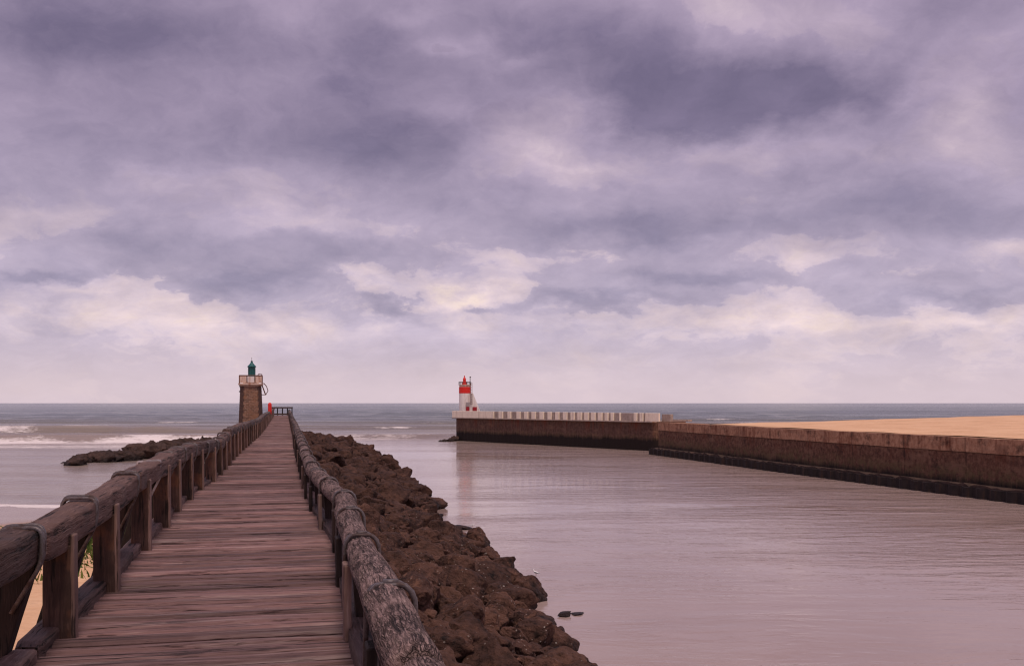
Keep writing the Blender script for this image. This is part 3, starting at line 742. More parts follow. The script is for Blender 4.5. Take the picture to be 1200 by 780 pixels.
# ------------------------------------------------------------------ stone lighthouse with the green lantern
YG = 127.0; k = YG / F
gx = P(294, 0, YG).x; gz = lambda py: EYE - (py - 472) * k
gl = thing('stone_lighthouse', (gx, YG, 1.0), 'squat brown stone lighthouse with cream gallery and green lantern, left of the walkway', 'lighthouse')
def cham_sq(c, w, ch, z):     # square of half width w with chamfered corners
    a = [(-w + ch, -w), (w - ch, -w), (w, -w + ch), (w, w - ch), (w - ch, w), (-w + ch, w), (-w, w - ch), (-w, -w + ch)]
    return [(c[0] + x, c[1] + y, z) for x, y in a]
def loft(mb, rings, cap=True, attr=0.0):
    n = len(rings[0]); vs = [v for r_ in rings for v in r_]; fs = []
    for i in range(len(rings) - 1):
        for j in range(n): fs.append((i * n + j, i * n + (j + 1) % n, (i + 1) * n + (j + 1) % n, (i + 1) * n + j))
    if cap: fs.append(tuple(reversed(range(n)))); fs.append(tuple((len(rings) - 1) * n + j for j in range(n)))
    mb.add(vs, fs, attr)
gc = (gx, YG)
wb, wt = 13.7 * k, 11.7 * k
mb = MB(); loft(mb, [cham_sq(gc, wb * 1.16, .5, .2), cham_sq(gc, wb, .42, gz(500)), cham_sq(gc, wt, .36, gz(452.5))])
tower = mb.build('tower', M['stone'], gl, (gx, YG, .2))
# dressed corner stones, long and short in turn
for sx, sy in ((-1, -1), (1, -1), (1, 1), (-1, 1)):
    mb = MB(); z = gz(500); i = 0
    while z < gz(453):
        t = (z - gz(500)) / (gz(452.5) - gz(500)); w = lerp(wb, wt, t); c = lerp(.42, .36, t)
        lng = .13 if i % 2 else .04
        poly = [(gx + sx * (w - c - lng), YG + sy * (w + .025), z), (gx + sx * (w - c + .02), YG + sy * (w + .025), z), (gx + sx * (w + .025), YG + sy * (w - c + .02), z), (gx + sx * (w + .025), YG + sy * (w - c - lng), z), (gx + sx * (w - c - lng), YG + sy * (w - c - lng), z)]
        mb.prism(poly, (0, 0, .34)); z += .36; i += 1
    mb.build('corner_stones', M['quoin'], gl)
mb = MB(); loft(mb, [cham_sq(gc, wt * 1.03, .3, gz(452.4)), cham_sq(gc, 13.2 * k, .3, gz(451.2)), cham_sq(gc, 14.2 * k, .3, gz(450.6)), cham_sq(gc, 14.2 * k, .3, gz(449))])
mb.build('gallery_slab', M['galpeach'], gl)
# low plinth, white parapet panels between rusty posts, dark hand rail
mb = MB(); loft(mb, [cham_sq(gc, 9.0 * k, .3, gz(449)), cham_sq(gc, 8.6 * k, .3, gz(446.5))]); mb.build('lantern_plinth', M['galpeach'], gl)
hw = 12.9 * k
pan = MB()
for s0, s1 in ((-.96, -.40), (-.28, .30), (.42, .96)):
    for ax in range(4):
        a = Matrix.Rotation(ax * math.pi / 2, 3, 'Z')
        c = a @ Vector(((s0 + s1) / 2 * hw, -hw, 0)); d = a @ Vector(((s1 - s0) * hw, .05, 0))
        pan = MB(); pan.box((gx + c.x, YG + c.y, (gz(449) + gz(441)) / 2 + .05), (abs(d.x) + .001, abs(d.y) + .001, gz(441) - gz(449) - .12)); pan.build('parapet_panel', M['galwhite'] if abs(s0 + s1) < .1 else M['galpeach'], gl)
for ax in range(4):
    a = Matrix.Rotation(ax * math.pi / 2, 3, 'Z')
    for s0 in (-1, -.34, .36):
        c = a @ Vector((s0 * hw, -hw, 0)); mb = MB(); mb.box((gx + c.x, YG + c.y, (gz(449) + gz(440.3)) / 2), (.12, .12, gz(440.3) - gz(449))); mb.build('gallery_post', M['ruststeel'], gl)
mb = MB(); q = [(gx + sx * hw, YG + sy * hw, gz(440)) for sx, sy in ((-1, -1), (1, -1), (1, 1), (-1, 1), (-1, -1))]
for a, b in zip(q, q[1:]): mb.tube([a, b], .045, 6)
mb.build('hand_rail', M['ruststeel'], gl)
lx = P(295, 0, YG).x; lc = (lx, YG, 0)
lan = MB(); lan.lathe((lx, YG, 0), [(4.1 * k, gz(446.5)), (4.1 * k, gz(438)), (3.9 * k, gz(437.5)), (3.9 * k, gz(430.2))], 8); lo = lan.build('lantern', M['green'], gl)
for j in range(8):
    a = 2 * math.pi * j / 8; mb = MB(); mb.box((lx + 3.95 * k * math.cos(a), YG + 3.95 * k * math.sin(a), (gz(446) + gz(430)) / 2), (.06, .06, gz(430) - gz(446))); mb.build('glazing_bar', M['greendark'], lo)
mb = MB(); mb.lathe((lx, YG, 0), [(5.0 * k, gz(430)), (5.1 * k, gz(429.2)), (3.2 * k, gz(427.2)), (1.6 * k, gz(425.2)), (1.3 * k, gz(424.4)), (1.25 * k, gz(423.6)), (.5 * k, gz(423.0)), (.2, gz(422.6))], 16); ro = mb.build('lantern_roof', M['green'], gl, smooth=False)
mb = MB(); mb.tube([(lx, YG, gz(423)), (lx, YG, gz(418.5))], .025, 6); mb.build('spike', M['darkmetal'], ro)
# ladder hoops and outrigger on the seaward right side, bracket on the left
mb = MB(); pp = lambda px, py, dy=0: (P(px, py, YG).x, YG + dy, gz(py))
for dy in (-.35, .35):
    mb.tube([pp(305.5, 462.3, dy), pp(311, 462.3, dy), pp(313.5, 457.5, dy), pp(311.8, 452.5, dy), pp(308.5, 448.5, dy)], .05, 6)
    mb.tube([pp(306.3, 450, dy), pp(310.6, 462, dy)], .07, 6)
    mb.tube([pp(301.5, 447, dy), pp(301.8, 439.5, dy), pp(303, 438, dy), pp(306.4, 438.3, dy), pp(306.5, 449, dy)], .05, 6)
for px, py in ((311, 462.3), (313.5, 457.5), (306.4, 438.3), (302.5, 438.3), (308.5, 455)): mb.tube([pp(px, py, -.35), pp(px, py, .35)], .04, 6)
mb.build('access_frame', M['ruststeel'], gl)
mb = MB(); mb.box(pp(282.4, 455), (.16, .3, 1.0)); mb.box(pp(282.0, 452.6), (.3, .34, .14)); mb.box(pp(281.8, 458.6), (.26, .3, .16)); mb.build('bracket', M['darkmetal'], gl)
gl.rotation_euler.z = .255

# ------------------------------------------------------------------ far jetty (pier head), quay wall, dune
A0, A1 = Vector((-8.9, 159, 0)), Vector((17.6, 124.5, 0))
ud = (A1 - A0).normalized(); nd = Vector((ud.y, -ud.x, 0));  # nd: should face the channel (towards the camera)
if nd.y > 0: nd = -nd
LEN = (A1 - A0).length
jt = thing('concrete_jetty', A0, 'dark stained concrete jetty with a pale ribbed parapet across the channel', 'jetty')
WD = 6.0
mb = MB(); nz_ = 90
# face: vertical board-marked ribs, tiny steps
poly_t = []
for i in range(nz_ + 1):
    t = LEN * i / nz_; off = .05 if i % 2 else 0.0
    poly_t.append(A0 + ud * t + nd * off)
vsb = [p + Vector((0, 0, -1.5)) for p in poly_t] + [p + Vector((0, 0, 3.62)) for p in poly_t]
m_ = len(poly_t)
fs = [(i, i + 1, m_ + i + 1, m_ + i) for i in range(m_ - 1)]
b0, b1 = A0 - nd * WD, A1 - nd * WD
vsb += [b0 + Vector((0, 0, -1.5)), b0 + Vector((0, 0, 3.62)), b1 + Vector((0, 0, -1.5)), b1 + Vector((0, 0, 3.62))]
j = 2 * m_
fs += [(0, m_, j + 1, j), (m_ - 1, j + 2, j + 3, 2 * m_ - 1), (j, j + 1, j + 3, j + 2), tuple([m_ + i for i in range(m_)] + [j + 3, j + 1])]
mb.add(vsb, fs); mb.build('wall', M['quayfar'], jt)
mb = MB(); c = (A0 + A1) / 2 - nd * (WD / 2 + .2); mb.box((c.x, c.y, 3.68), (LEN, WD - .5, .1), Matrix.Rotation(math.atan2(ud.y, ud.x), 3, 'Z')); mb.build('walkway_slab', M['jettytop'], jt)
ROTJ = Matrix.Rotation(math.atan2(ud.y, ud.x), 3, 'Z')
def onjet(t, out, z): p = A0 + ud * t + nd * out; return Vector((p.x, p.y, z))
pz0, pz1 = 3.70, 4.72
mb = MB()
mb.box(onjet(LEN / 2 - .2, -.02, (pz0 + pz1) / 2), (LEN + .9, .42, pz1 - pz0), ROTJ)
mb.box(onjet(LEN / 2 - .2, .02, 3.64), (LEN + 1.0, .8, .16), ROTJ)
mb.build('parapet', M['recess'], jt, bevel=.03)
blocks = []   # protruding pale blocks: (px from, px to) along the picture, turned into distances along the wall
def t_at(px):
    s = (px - 600) / F     # intersect view ray with the wall line in plan
    return (s * A0.y - A0.x) / (ud.x - s * ud.y)
bp = [(528.5, 580.5), (586.5, 591), (597, 600.5), (607.5, 611.5), (616.5, 620.5), (625, 629.5), (634.5, 639), (644, 648), (653, 657), (662, 666.5), (671, 675), (679, 683.5), (687, 691.5), (695, 699.5), (703, 707.5), (711, 714.5), (718, 721), (728, 729), (745, 748.3), (752, 755.5), (758.5, 774.5)]
for a, b in bp:
    ta, tb = t_at(a), t_at(b)
    ta = max(ta, -.62)
    mb = MB(); mb.box(onjet((ta + tb) / 2, .26, (pz0 + pz1) / 2 + .015), (tb - ta, .28, pz1 - pz0 + .03), ROTJ); mb.build('parapet_block', M['parapet'], jt, bevel=.03)
mb = MB(); mb.box(onjet(LEN + 1.0, -1.6, 4.15), (1.5, .5, .9), ROTJ); mb.box(onjet(LEN + 3.4, -1.7, 3.86), (2.6, .7, .2), ROTJ); mb.build('parapet_return', M['recess'], jt, bevel=.03)

# quay wall from the jetty to behind the camera
Q = [Vector((17.75, 116.8, 0)), Vector((24.4, 88.2, 0)), Vector((32.0, 58.5, 0)), Vector((39.0, 30, 0)), Vector((52, -22, 0)), Vector((75, -120, 0))]
qt = thing('quay_wall', Q[0], 'long rust streaked concrete quay wall along the far side of the channel', 'wall')
def qside(pts, off):     # offset polyline to the channel side
    out = []
    for i, p in enumerate(pts):
        d = (pts[min(i + 1, len(pts) - 1)] - pts[max(i - 1, 0)]).normalized(); nn = Vector((d.y, -d.x, 0))
        if nn.x > 0: nn = -nn
        out.append(p + nn * off)
    return out
Q = qside(Q, .6)
def dens(pts, st):
    out = []
    for a, b in zip(pts, pts[1:]):
        n = max(1, int((b - a).length / st)); out += [a.lerp(b, i / n) for i in range(n)]
    return out + [pts[-1]]
def wallstrip(mb, front, back, z0, z1, jag=0.0):
    n = len(front); vs = []
    for f_, b_ in zip(front, back):
        j1 = jag * fbm(f_.y * 1.9, f_.x, 1) if jag else 0
        vs += [(f_.x, f_.y, z0), (f_.x, f_.y, z1 + j1), (b_.x, b_.y, z1), (b_.x, b_.y, z0)]
    fs = []
    for i in range(n - 1):
        for j in range(4): fs.append((i * 4 + j, i * 4 + (j + 1) % 4, i * 4 + 4 + (j + 1) % 4, i * 4 + 4 + j))
    fs.append((0, 1, 2, 3)); fs.append(tuple((n - 1) * 4 + j for j in (3, 2, 1, 0)))
    mb.add(vs, fs)
QW = dens(Q, .5)
ZQ = 3.72
mb = MB(); wallstrip(mb, QW, qside(QW, -2.4), -1.5, ZQ - .0, .0)
mb.build('wall', M['quay'], qt)
mb = MB(); fr = qside(QW, .06); wallstrip(mb, fr, qside(QW, -.5), ZQ - .92, ZQ + .03, .03); mb.build('coping', M['quay'], qt)
mb = MB(); wallstrip(mb, qside(QW, .95), qside(QW, -.02), -1.2, .78, .22); mb.build('ledge', M['ledge'], qt)
# corrugated sheet piles along the ledge
front = []
for i, p in enumerate(dens(Q, .32)): front.append((p, i))
pl = qside([p for p, _ in front], 1.0); pl2 = [p for p in pl]
base = qside([p for p, _ in front], .96)
inner = [pl[i] if (i // 2) % 2 else pl[i] + (pl[i] - base[i]) * 5.0 for i in range(len(pl))]
mb = MB(); wallstrip(mb, inner, base, -1.2, .66, .05); mb.build('sheet_piling', M['sheet'], qt)

# dune behind the wall
def dune_z(x, y):
    yw = None
    # x of the wall at this y
    wx = float(np.interp(-y, [-p.y for p in Q], [p.x for p in Q]))
    dw = x - wx
    crest = 106 + (x - 19.7) * .5
    z = 3.74 + .0125 * max(0, min(dw, 60)) - .000 * dw + .0035 * max(0, min(dw - 20, 80))
    z += .06 * fbm(x * .12, y * .12, 4) + .03 * fbm(x * .6, y * .6, 8) * min(1, dw * .5)
    if y > crest: z -= (y - crest) * .09 + ((y - crest) ** 2) * .004
    return max(z, -2.5)
dy_ = list(np.concatenate([[-400, -200, -100, -50], np.arange(-20, 175, 2.0)]))
du = list(np.concatenate([np.arange(1.5, 12, .9), np.arange(12, 70, 2.5), [80, 110, 170, 300, 700]]))
heightfield('dune', du, dy_, lambda d, y: dune_z(d + float(np.interp(-y, [-p.y for p in Q], [p.x for p in Q])), y), M['sand'], lambda d, y: d + float(np.interp(-y, [-p.y for p in Q], [p.x for p in Q])))

# ------------------------------------------------------------------ red and white lighthouse on the jetty
YW = 162.0; k2 = YW / F
wz = lambda py: EYE - (py - 472) * k2
wxp = lambda px: P(px, 0, YW).x
rl = thing('white_lighthouse', (wxp(544.8), YW, 3.73), 'small white round lighthouse with red top on the jetty head', 'lighthouse')
cx = wxp(544.8); rad = 6.8 * k2
mb = MB(); prof = []
for a, b in ((484.5, 478.5), (478.3, 472.3), (472.1, 466.2), (466.0, 460.6)): prof += [(rad * .985, wz(a) if a < 484 else 3.73), (rad, wz(a - .2) if a < 484 else 3.78), (rad, wz(b + .2)), (rad * .985, wz(b))]
mb.lathe((cx, YW, 0), prof, 32); mb.build('tower', M['white'], rl, smooth=False)
mb = MB(); mb.lathe((cx, YW, 0), [(rad * 1.0, wz(460.6)), (rad * 1.03, wz(460.4)), (rad * 1.03, wz(453.4)), (rad * .9, wz(453.2))], 32); mb.build('red_band', M['redpaint'], rl)
mb = MB(); mb.lathe((cx, YW, 0), [(rad * .97, wz(453.3)), (rad * .97, wz(451.2)), (rad * 1.1, wz(451.1)), (rad * 1.1, wz(450.4))], 32); mb.build('gallery', M['galpeach'], rl)
mb = MB()
for zz_ in (449.0, 447.4):
    ring = [(cx + rad * 1.05 * math.cos(a), YW + rad * 1.05 * math.sin(a), wz(zz_)) for a in np.linspace(0, 2 * math.pi, 25)]
    mb.tube(ring, .035, 6)
for a in np.linspace(0, 2 * math.pi, 11)[:-1]: mb.tube([(cx + rad * 1.05 * math.cos(a), YW + rad * 1.05 * math.sin(a), wz(450.5)), (cx + rad * 1.05 * math.cos(a), YW + rad * 1.05 * math.sin(a), wz(447.3))], .035, 6)
mb.build('gallery_rail', M['darkmetal'], rl)
lx2 = wxp(544.3)
mb = MB(); mb.lathe((lx2, YW, 0), [(3.0 * k2, wz(450.4)), (2.7 * k2, wz(447.8)), (1.9 * k2, wz(447.3)), (1.7 * k2, wz(444.6)), (2.0 * k2, wz(444.3)), (1.0 * k2, wz(442.2)), (.5 * k2, wz(441.4)), (.55 * k2, wz(440.6)), (.1, wz(440))], 16); mb.build('lantern', M['redpaint'], rl)
mb = MB(); mb.tube([(wxp(551), YW - .3, wz(452)), (wxp(551), YW - .3, wz(441.5))], .06, 6); mb.box((wxp(551.2), YW - .3, wz(441.6)), (.24, .12, .14)); mb.build('mast', M['darkmetal'], rl)
mb = MB()
for px in (551.8, 553.4): mb.tube([(wxp(px), YW - .72, wz(474)), (wxp(px), YW - .72, wz(448.5))], .035, 6)
for py in np.arange(449, 474, 2): mb.tube([(wxp(551.8), YW - .72, wz(py)), (wxp(553.4), YW - .72, wz(py))], .025, 5)
mb.build('ladder', M['ruststeel'], rl)
mb = MB(); poly = [(wxp(550.5), YW - .55, 3.73), (wxp(563.2), YW - .55, 3.73), (wxp(562.3), YW - .55, wz(480.5)), (wxp(554.4), YW - .55, wz(460.5)), (wxp(550.5), YW - .55, wz(460.5))]
mb.prism(poly, (0, .9, 0)); mb.build('buttress', M['white'], rl, bevel=.03)
for a, b, c_, d_, nm, mt in ((546.6, 550.4, 476.5, 485.6, 'door', 'reddoor'), (554.0, 559.0, 476.6, 481.2, 'hatch', 'reddoor')):
    mb = MB(); yy = YW - (.60 if nm == 'hatch' else .98); mb.box((wxp((a + b) / 2), yy, (wz(c_) + max(wz(d_), 3.76)) / 2), ((b - a) * k2, .08 if nm == 'hatch' else .5, wz(c_) - max(wz(d_), 3.76))); mb.build(nm, M[mt], rl, bevel=.01)
mb = MB(); mb.box((wxp(548.6), YW - .86, (wz(471) + wz(476.3)) / 2), (4.2 * k2, .5, wz(471) - wz(476.3))); mb.build('door_hood', M['niche'], rl, bevel=.02)

# ------------------------------------------------------------------ boulders
def boulder_mesh(seed, sub, rough=.14, cuts=7):
    r_ = random.Random(seed); bm = bmesh.new(); bmesh.ops.create_icosphere(bm, subdivisions=sub, radius=1.0)
    pl = []
    for _ in range(cuts):
        d = Vector((r_.gauss(0, 1), r_.gauss(0, 1), r_.gauss(0, 1))).normalized(); pl.append((d, r_.uniform(.42, .78)))
    s = r_.uniform(0, 99)
    for v in bm.verts:
        p = v.co.copy()
        for d, h in pl:
            e = p.dot(d) - h
            if e > 0: p -= d * e * .9
        n1 = fbm(p.x * 1.1 + s, p.y * 1.1, p.z * 1.1, 3) * rough
        n2 = fbm(p.x * 3.2 + s, p.y * 3.2, p.z * 3.2 + 7, 4) * rough * .5
        v.co = p * (1 + n1 + n2) 
        v.co += Vector((nz(p.x * 7 + s, p.y * 7, p.z * 7), nz(p.x * 7, p.y * 7 + s, p.z * 7), nz(p.x * 7, p.y * 7, p.z * 7 + s))) * rough * .16
    for ax in range(3):
        lo = min(v.co[ax] for v in bm.verts); hi = max(v.co[ax] for v in bm.verts)
        for v in bm.verts: v.co[ax] = (v.co[ax] - lo) / (hi - lo) * 2 - 1
    me = bpy.data.meshes.new('boulder'); bm.to_mesh(me); bm.free()
    at = me.attributes.new('rnd', 'FLOAT', 'POINT'); at.data.foreach_set('value', [r_.random()] * len(me.vertices))
    me.shade_smooth(); me.materials.append(M['rock']); return me
HI = [boulder_mesh(100 + i, 5, .19, 8) for i in range(10)]
LOW = [boulder_mesh(200 + i, 4, .22, 8) for i in range(10)]
DARK = []
for me in LOW[:6]:
    c = boulder_mesh(300 + len(DARK), 4, .34, 10); c.materials[0] = M['darkrock']; DARK.append(c)
def boulder(me, loc, size, rot, label, group, cat='boulder'):
    o = bpy.data.objects.new('boulder', me); COL.objects.link(o); o.location = loc; o.scale = size; o.rotation_euler = rot
    return tag(o, label, cat, group)
rb = random.Random(21)
G = 'boulders of the slope right of the walkway'
# named single rocks at the water's edge: (px centre, py base on the water, depth or None, width px, height px, label)
def edge_rock(px, pyb, w, h, label, lift=0.0, me=None, cat='boulder', grp=G, yaw=0.4):
    Y = EYE * F / (pyb - 472); c = P(px, pyb, Y); wx = w / F * Y / 2; hz = h / F * Y
    m = me or (HI[rb.randrange(len(HI))] if Y < 60 else LOW[rb.randrange(len(LOW))])
    zc = hz * .42
    return boulder(m, (c.x, Y + wx * .6, zc - min(.1, hz * .15)), (wx * 1.06, wx * rb.uniform(.85, 1.1), hz * .62), (rb.uniform(-.15, .15), rb.uniform(-.15, .15), yaw), label, grp, cat)
TAKEN = []; BIG = []
for (px, pyb, w, h, lb) in [
    (620, 705, 42, 32, 'big rounded dark boulder jutting into the channel, with a white bird on top'),
    (586, 679, 36, 30, 'rounded dark boulder just behind the one with the white bird'),
    (560, 642, 26, 26, 'pointed upright boulder standing out at the waterline'),
    (538, 634, 36, 12, 'low dark boulder left of the pointed upright boulder'),
    (661, 722, 19, 5.5, 'small low rock lying out in the channel water'),
    (678, 720, 17, 2.6, 'thin flat rock awash beside the small low rock'),
    (541, 620, 30, 4.5, 'flat dark slab of rock awash in front of a pale bird'),
    (508, 596, 30, 16, 'dark boulder under a flat slab at the water edge'),
    (505, 588, 24, 6, 'thin overhanging slab of rock lying on a dark boulder'),
    (483, 575, 26, 10, 'flat topped dark rock behind the overhanging slab'),
    (585, 660, 26, 8, 'low flat rock between pointed boulder and rounded dark boulder'),
    (463, 549, 14, 2.5, 'tiny flat rock awash off the far slope'),
    (469, 554, 5, 1.5, 'very small black rock tip awash off the far slope'),
    (648, 775, 60, 42, 'craggy reddish boulder at the lower tip of the slope'),
    (626, 750, 66, 36, 'broad barnacled boulder above the craggy tip of the slope'),
    (592, 728, 80, 44, 'long sloping boulder facing the bird boulder')]:
    o = edge_rock(px, pyb, w, h, lb); TAKEN.append((o.location.x, o.location.y, o.scale.x))
    if px in (620, 541): BIG.append(o)
rocks = []
# thirty dart rows down the slope
tries = 0
pts = []
while tries < 60000 and len(pts) < 1400:
    tries += 1
    y = 8 + 160 * rb.random() ** 1.4
    sh = interp(SH, y); la = rb.uniform(.75, sh - .45)
    rr_ = (rb.uniform(.42, .82) if rb.random() < .6 else rb.uniform(.24, .45)) * (1.15 if y > 40 else 1) * (1.2 if y > 85 else 1)
    p = pier(la, y, 0)
    if y > 140 and la < 2.5: pass
    ok = True
    for (x2, y2, r2) in TAKEN:
        if (p.x - x2) ** 2 + (p.y - y2) ** 2 < (.62 * (rr_ + r2)) ** 2: ok = False; break
    if ok:
        for (la2, x2, y2, r2) in pts:
            if abs(y2 - y) < 2.2 and (p.x - x2) ** 2 + (p.y - y2) ** 2 < (.86 * (rr_ + r2)) ** 2: ok = False; break
    if ok: pts.append((la, p.x, y, rr_))
pts.sort(key=lambda q: q[2])
indiv = []; rest = []
for q in pts:
    la, x, y, r_ = q
    (indiv if len(indiv) < 218 and y > 9.5 else rest).append(q)
strapnames = ['first', 'second', 'third', 'fourth', 'fifth', 'sixth', 'seventh', 'eighth', 'ninth', 'tenth', 'eleventh', 'twelfth']
zones = {}
for q in indiv:
    la, x, y, r_ = q; sh = interp(SH, y); f = (la - .7) / (sh - .7)
    row = 'just outside the log railing' if f < .22 else 'on the upper slope' if f < .5 else 'on the lower slope' if f < .8 else 'at the water edge'
    band = ['at the near end of the slope', 'short of the long sloping boulder', 'abreast of the long sloping boulder', 'abreast of the bird boulder', 'abreast of the pointed boulder', 'abreast of the flat slab', 'beyond the flat slab'][min(6, int(np.searchsorted([14, 20, 27, 33, 40, 48], y)))]
    zones.setdefault((row, band), []).append(q)
ranks = ['largest', 'second largest', 'third largest', 'fourth largest', 'fifth largest', 'sixth largest', 'seventh largest', 'eighth largest']
for (row, band), qs in zones.items():
    qs.sort(key=lambda q: -q[3] / q[2])
    for i, (la, x, y, r_) in enumerate(qs):
        z = bank_z(la, y)
        lab = f'{ranks[i]} boulder {row}, {band}' if i < len(ranks) else f'smaller boulder {row}, {band}'
        me = HI[rb.randrange(len(HI))] if y < 48 else LOW[rb.randrange(len(LOW))]
        sc = (r_ * rb.uniform(.88, 1.15), r_ * rb.uniform(.78, 1.0), r_ * rb.uniform(.68, .95))
        boulder(me, (x, y, z + r_ * rb.uniform(-.15, .3)), sc, (rb.uniform(-.35, .35), rb.uniform(-.35, .35), rb.uniform(0, 6.28)), lab, G)
def merged(name, items, label, cat, m, meshes):
    allv, allf, alla, off = [], [], [], 0
    for (loc, sc, rot) in items:
        me = meshes[rb.randrange(len(meshes))]; mtx = Matrix.LocRotScale(Vector(loc), Euler(rot), Vector(sc))
        co = np.empty(len(me.vertices) * 3, dtype=np.float32); me.vertices.foreach_get('co', co); co = co.reshape(-1, 3)
        A = np.array(mtx); w = co @ A[:3, :3].T + A[:3, 3]
        ix = np.empty(len(me.loops), dtype=np.int32); me.loops.foreach_get('vertex_index', ix); ix = ix.reshape(-1, 3) + off
        allv.append(w); allf.append(ix); alla += [rb.random()] * len(w); off += len(w)
    me = bpy.data.meshes.new(name); me.from_pydata(np.concatenate(allv).tolist(), [], np.concatenate(allf).tolist())
    at = me.attributes.new('rnd', 'FLOAT', 'POINT'); at.data.foreach_set('value', alla)
    me.shade_smooth(); me.materials.append(m); o = bpy.data.objects.new(name, me); COL.objects.link(o)
    return tag(o, label, cat, kind='stuff')
items = []
for la, x, y, r_ in rest:
    items.append(((x, y, bank_z(la, y) + r_ * rb.uniform(-.1, .3)), (r_ * rb.uniform(.95, 1.2), r_ * rb.uniform(.8, 1.05), r_ * rb.uniform(.65, .95)), (rb.uniform(-.35, .35), rb.uniform(-.35, .35), rb.uniform(0, 6.28))))
for _ in range(160):      # seaward side and far toe round the pier head
    y = rb.uniform(92, 168); la = rb.uniform(-6.5, -1.8); r_ = rb.uniform(.5, 1.1)
    items.append((tuple(pier(la, y, bank_z(la, y) + .1)), (r_ * 1.2, r_, r_ * .8), (rb.uniform(-.3, .3), rb.uniform(-.3, .3), rb.uniform(0, 6))))
merged('rubble', items, 'mass of brown boulders far along the slope', 'rubble', M['rock'], LOW)
small = []
for _ in range(900):
    y = 9 + 60 * rb.random() ** 1.3; sh = interp(SH, y); la = rb.uniform(.8, sh); r_ = rb.uniform(.1, .26)
    small.append((tuple(pier(la, y, bank_z(la, y) + rb.uniform(-.15, .2))), (r_ * 1.2, r_, r_ * .8), (rb.uniform(-.5, .5), rb.uniform(-.5, .5), rb.uniform(0, 6))))
merged('stones', small, 'small stones wedged between the boulders', 'stones', M['rock'], LOW[:4])

# rock groyne on the left, out from the pier
G2 = 'dark boulders of the groyne on the beach side'
gi = 0
for _ in range(62):
    t = rb.random(); px = lerp(88, 250, t ** .9); Yb = lerp(97, 122, t) + rb.uniform(-2, 6)
    top = float(np.interp(px, [75, 95, 120, 150, 158, 190, 225, 250], [541, 531, 529, 527, 519, 517, 512, 511]))
    fz = rb.random() ** .6; zt = EYE - (top - 472) / F * Yb
    r_ = rb.uniform(.75, 1.5) * (.8 if px < 100 else 1)
    z = max(.1, (zt - r_ * .7) * fz)
    x = P(px, 0, Yb).x
    lb = 'dark boulder at the seaward tip of the beach-side groyne' if px < 120 else 'dark boulder in the middle of the beach-side groyne' if px < 185 else 'dark boulder of the beach-side groyne close to the walkway railing'
    boulder(DARK[rb.randrange(6)], (x, Yb + (1 - fz) * -2, z), (r_ * 1.25, r_, r_ * .8), (rb.uniform(-.3, .3), rb.uniform(-.3, .3), rb.uniform(0, 6)), lb, G2)
# core of that groyne
mb = MB(); ring = []
for i in range(40):
    t = i / 39; px = lerp(82, 262, t); Yb = lerp(99, 126, t)
    top = float(np.interp(px, [75, 95, 120, 150, 158, 190, 225, 262], [543, 535, 533, 531, 523, 521, 516, 514])); zt = max(.2, EYE - (top - 472) / F * Yb)
    for j in range(9):
        a = (j - 4) / 4; ring.append((P(px, 0, Yb).x, Yb + a * 6.5, zt * (1 - a * a) - .9 * a * a + .35 * fbm(px * .09, a * 3, 2)))
mb.add(ring, [(i * 9 + j, (i + 1) * 9 + j, (i + 1) * 9 + j + 1, i * 9 + j + 1) for i in range(39) for j in range(8)])
tag(mb.build('rocky_shoal', M['darkrock'], None, (0, 0, 0), True), kind='structure')
# rocks at the foot of the far jetty head
G3 = 'black rocks at the jetty foot'
for px, py, w, h in ((532, 516.5, 11, 7), (527, 517, 8, 5), (521, 517, 7, 3.5), (516, 517, 4, 2.2), (536, 516, 9, 5)):
    edge_rock(px, py, w, h, 'small black rock in the row at the foot of the jetty head', me=DARK[rb.randrange(6)], grp=G3)

# ------------------------------------------------------------------ grass on the hump by the pier foot
mb = MB()
for _ in range(16000):
    y = rb.gauss(37, 3.2); la = rb.gauss(-7.6, 1.7)
    if la > -2.2 or y < 28: continue
    x = la + SLOPE * y; z = bz(la, y) - .03; h = rb.uniform(.10, .36); a = rb.uniform(0, 6.28); w = rb.uniform(.025, .06)
    lx_, ly_ = rb.gauss(0, .12), rb.gauss(0, .12); c, s = math.cos(a) * w, math.sin(a) * w
    mb.add([(x - c, y - s, z), (x + c, y + s, z), (x + c * .7 + lx_ * .5, y + s * .7 + ly_ * .5, z + h * .6), (x + lx_, y + ly_, z + h)], [(0, 1, 2), (0, 2, 3)], rb.random())
tag(mb.build('grass', M['grass'], None, (0, 0, 0)), 'green grass on a hump of sand at the foot of the walkway', 'grass', kind='stuff')

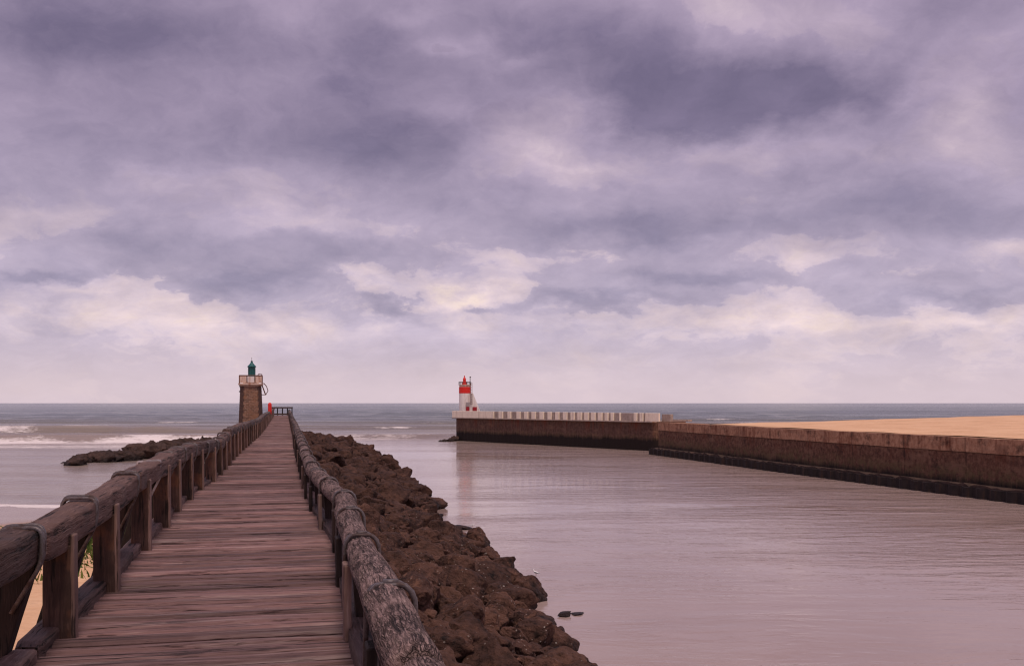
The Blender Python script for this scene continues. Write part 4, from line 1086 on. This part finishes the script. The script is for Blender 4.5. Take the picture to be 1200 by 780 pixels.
# ------------------------------------------------------------------ birds
def bird(g, L, heading, label, wing):
    """standing gull: one lofted body from tail to bill, folded wings and two legs as parts"""
    g = Vector(g)
    t = thing('bird', g, label, 'bird')
    rot = Matrix.Rotation(heading, 3, 'Z')
    S = [(-.52, .30, .012, .008), (-.42, .33, .035, .02), (-.25, .36, .085, .07), (-.05, .38, .12, .115), (.12, .41, .115, .12), (.24, .47, .08, .085), (.29, .54, .058, .06), (.32, .60, .062, .062), (.37, .625, .058, .055), (.42, .62, .03, .028), (.46, .61, .014, .014), (.54, .595, .004, .004)]
    mb = MB(); vs = []; fs = []; n = 10
    for x, z, ry_, rz_ in S:
        for j in range(n):
            a = 2 * math.pi * j / n; vs.append(g + rot @ Vector((x * L, ry_ * L * math.cos(a), z * L + rz_ * L * math.sin(a))))
    for i in range(len(S) - 1):
        for j in range(n): fs.append((i * n + j, i * n + (j + 1) % n, (i + 1) * n + (j + 1) % n, (i + 1) * n + j))
    fs.append(tuple(reversed(range(n)))); fs.append(tuple((len(S) - 1) * n + j for j in range(n)))
    mb.add(vs, fs); mb.build('body', M['feather'], t, smooth=True)
    for s in (-1, 1):
        mb = MB(); q = [(.16, .44), (.0, .475), (-.25, .42), (-.58, .34), (-.3, .34), (0, .34), (.14, .37)]
        mb.prism([g + rot @ Vector((x * L, s * (.122 - max(0, -x) * .13) * L, z * L)) for x, z in q], rot @ Vector((0, s * .02 * L, 0))); mb.build('wing', M['wing'] if wing else M['feather'], t)
        mb = MB(); mb.tube([g + rot @ Vector((.02 * L, s * .05 * L, .3 * L)), g + rot @ Vector((.0, s * .05 * L, .14 * L)), g + rot @ Vector((.03 * L, s * .05 * L, .005))], .011 * L, 6)
        mb.tube([g + rot @ Vector((.02 * L, s * .05 * L, .01 * L)), g + rot @ Vector((.13 * L, s * .06 * L, .006 * L))], .012 * L, 6); mb.build('leg', M['beak'], t)
def top_at(o, x, y, r):
    mtx = Matrix.LocRotScale(o.location, o.rotation_euler, o.scale)
    c = [mtx @ v.co for v in o.data.vertices]
    return max(v.z for v in c if (v.x - x) ** 2 + (v.y - y) ** 2 < r * r)
big = BIG[0]; bxp = big.location.x + .22; byp = big.location.y
bird_at = lambda o, x, y: (x, y, top_at(o, x, y, .08) - .012)
bird(bird_at(big, bxp, byp), .30, 2.4, 'small white bird standing on the big rounded dark boulder', True)
sl = BIG[1]; bird(bird_at(sl, sl.location.x + sl.scale.x * .75, sl.location.y), .28, .3, 'pale bird at the end of the flat dark slab awash', True)
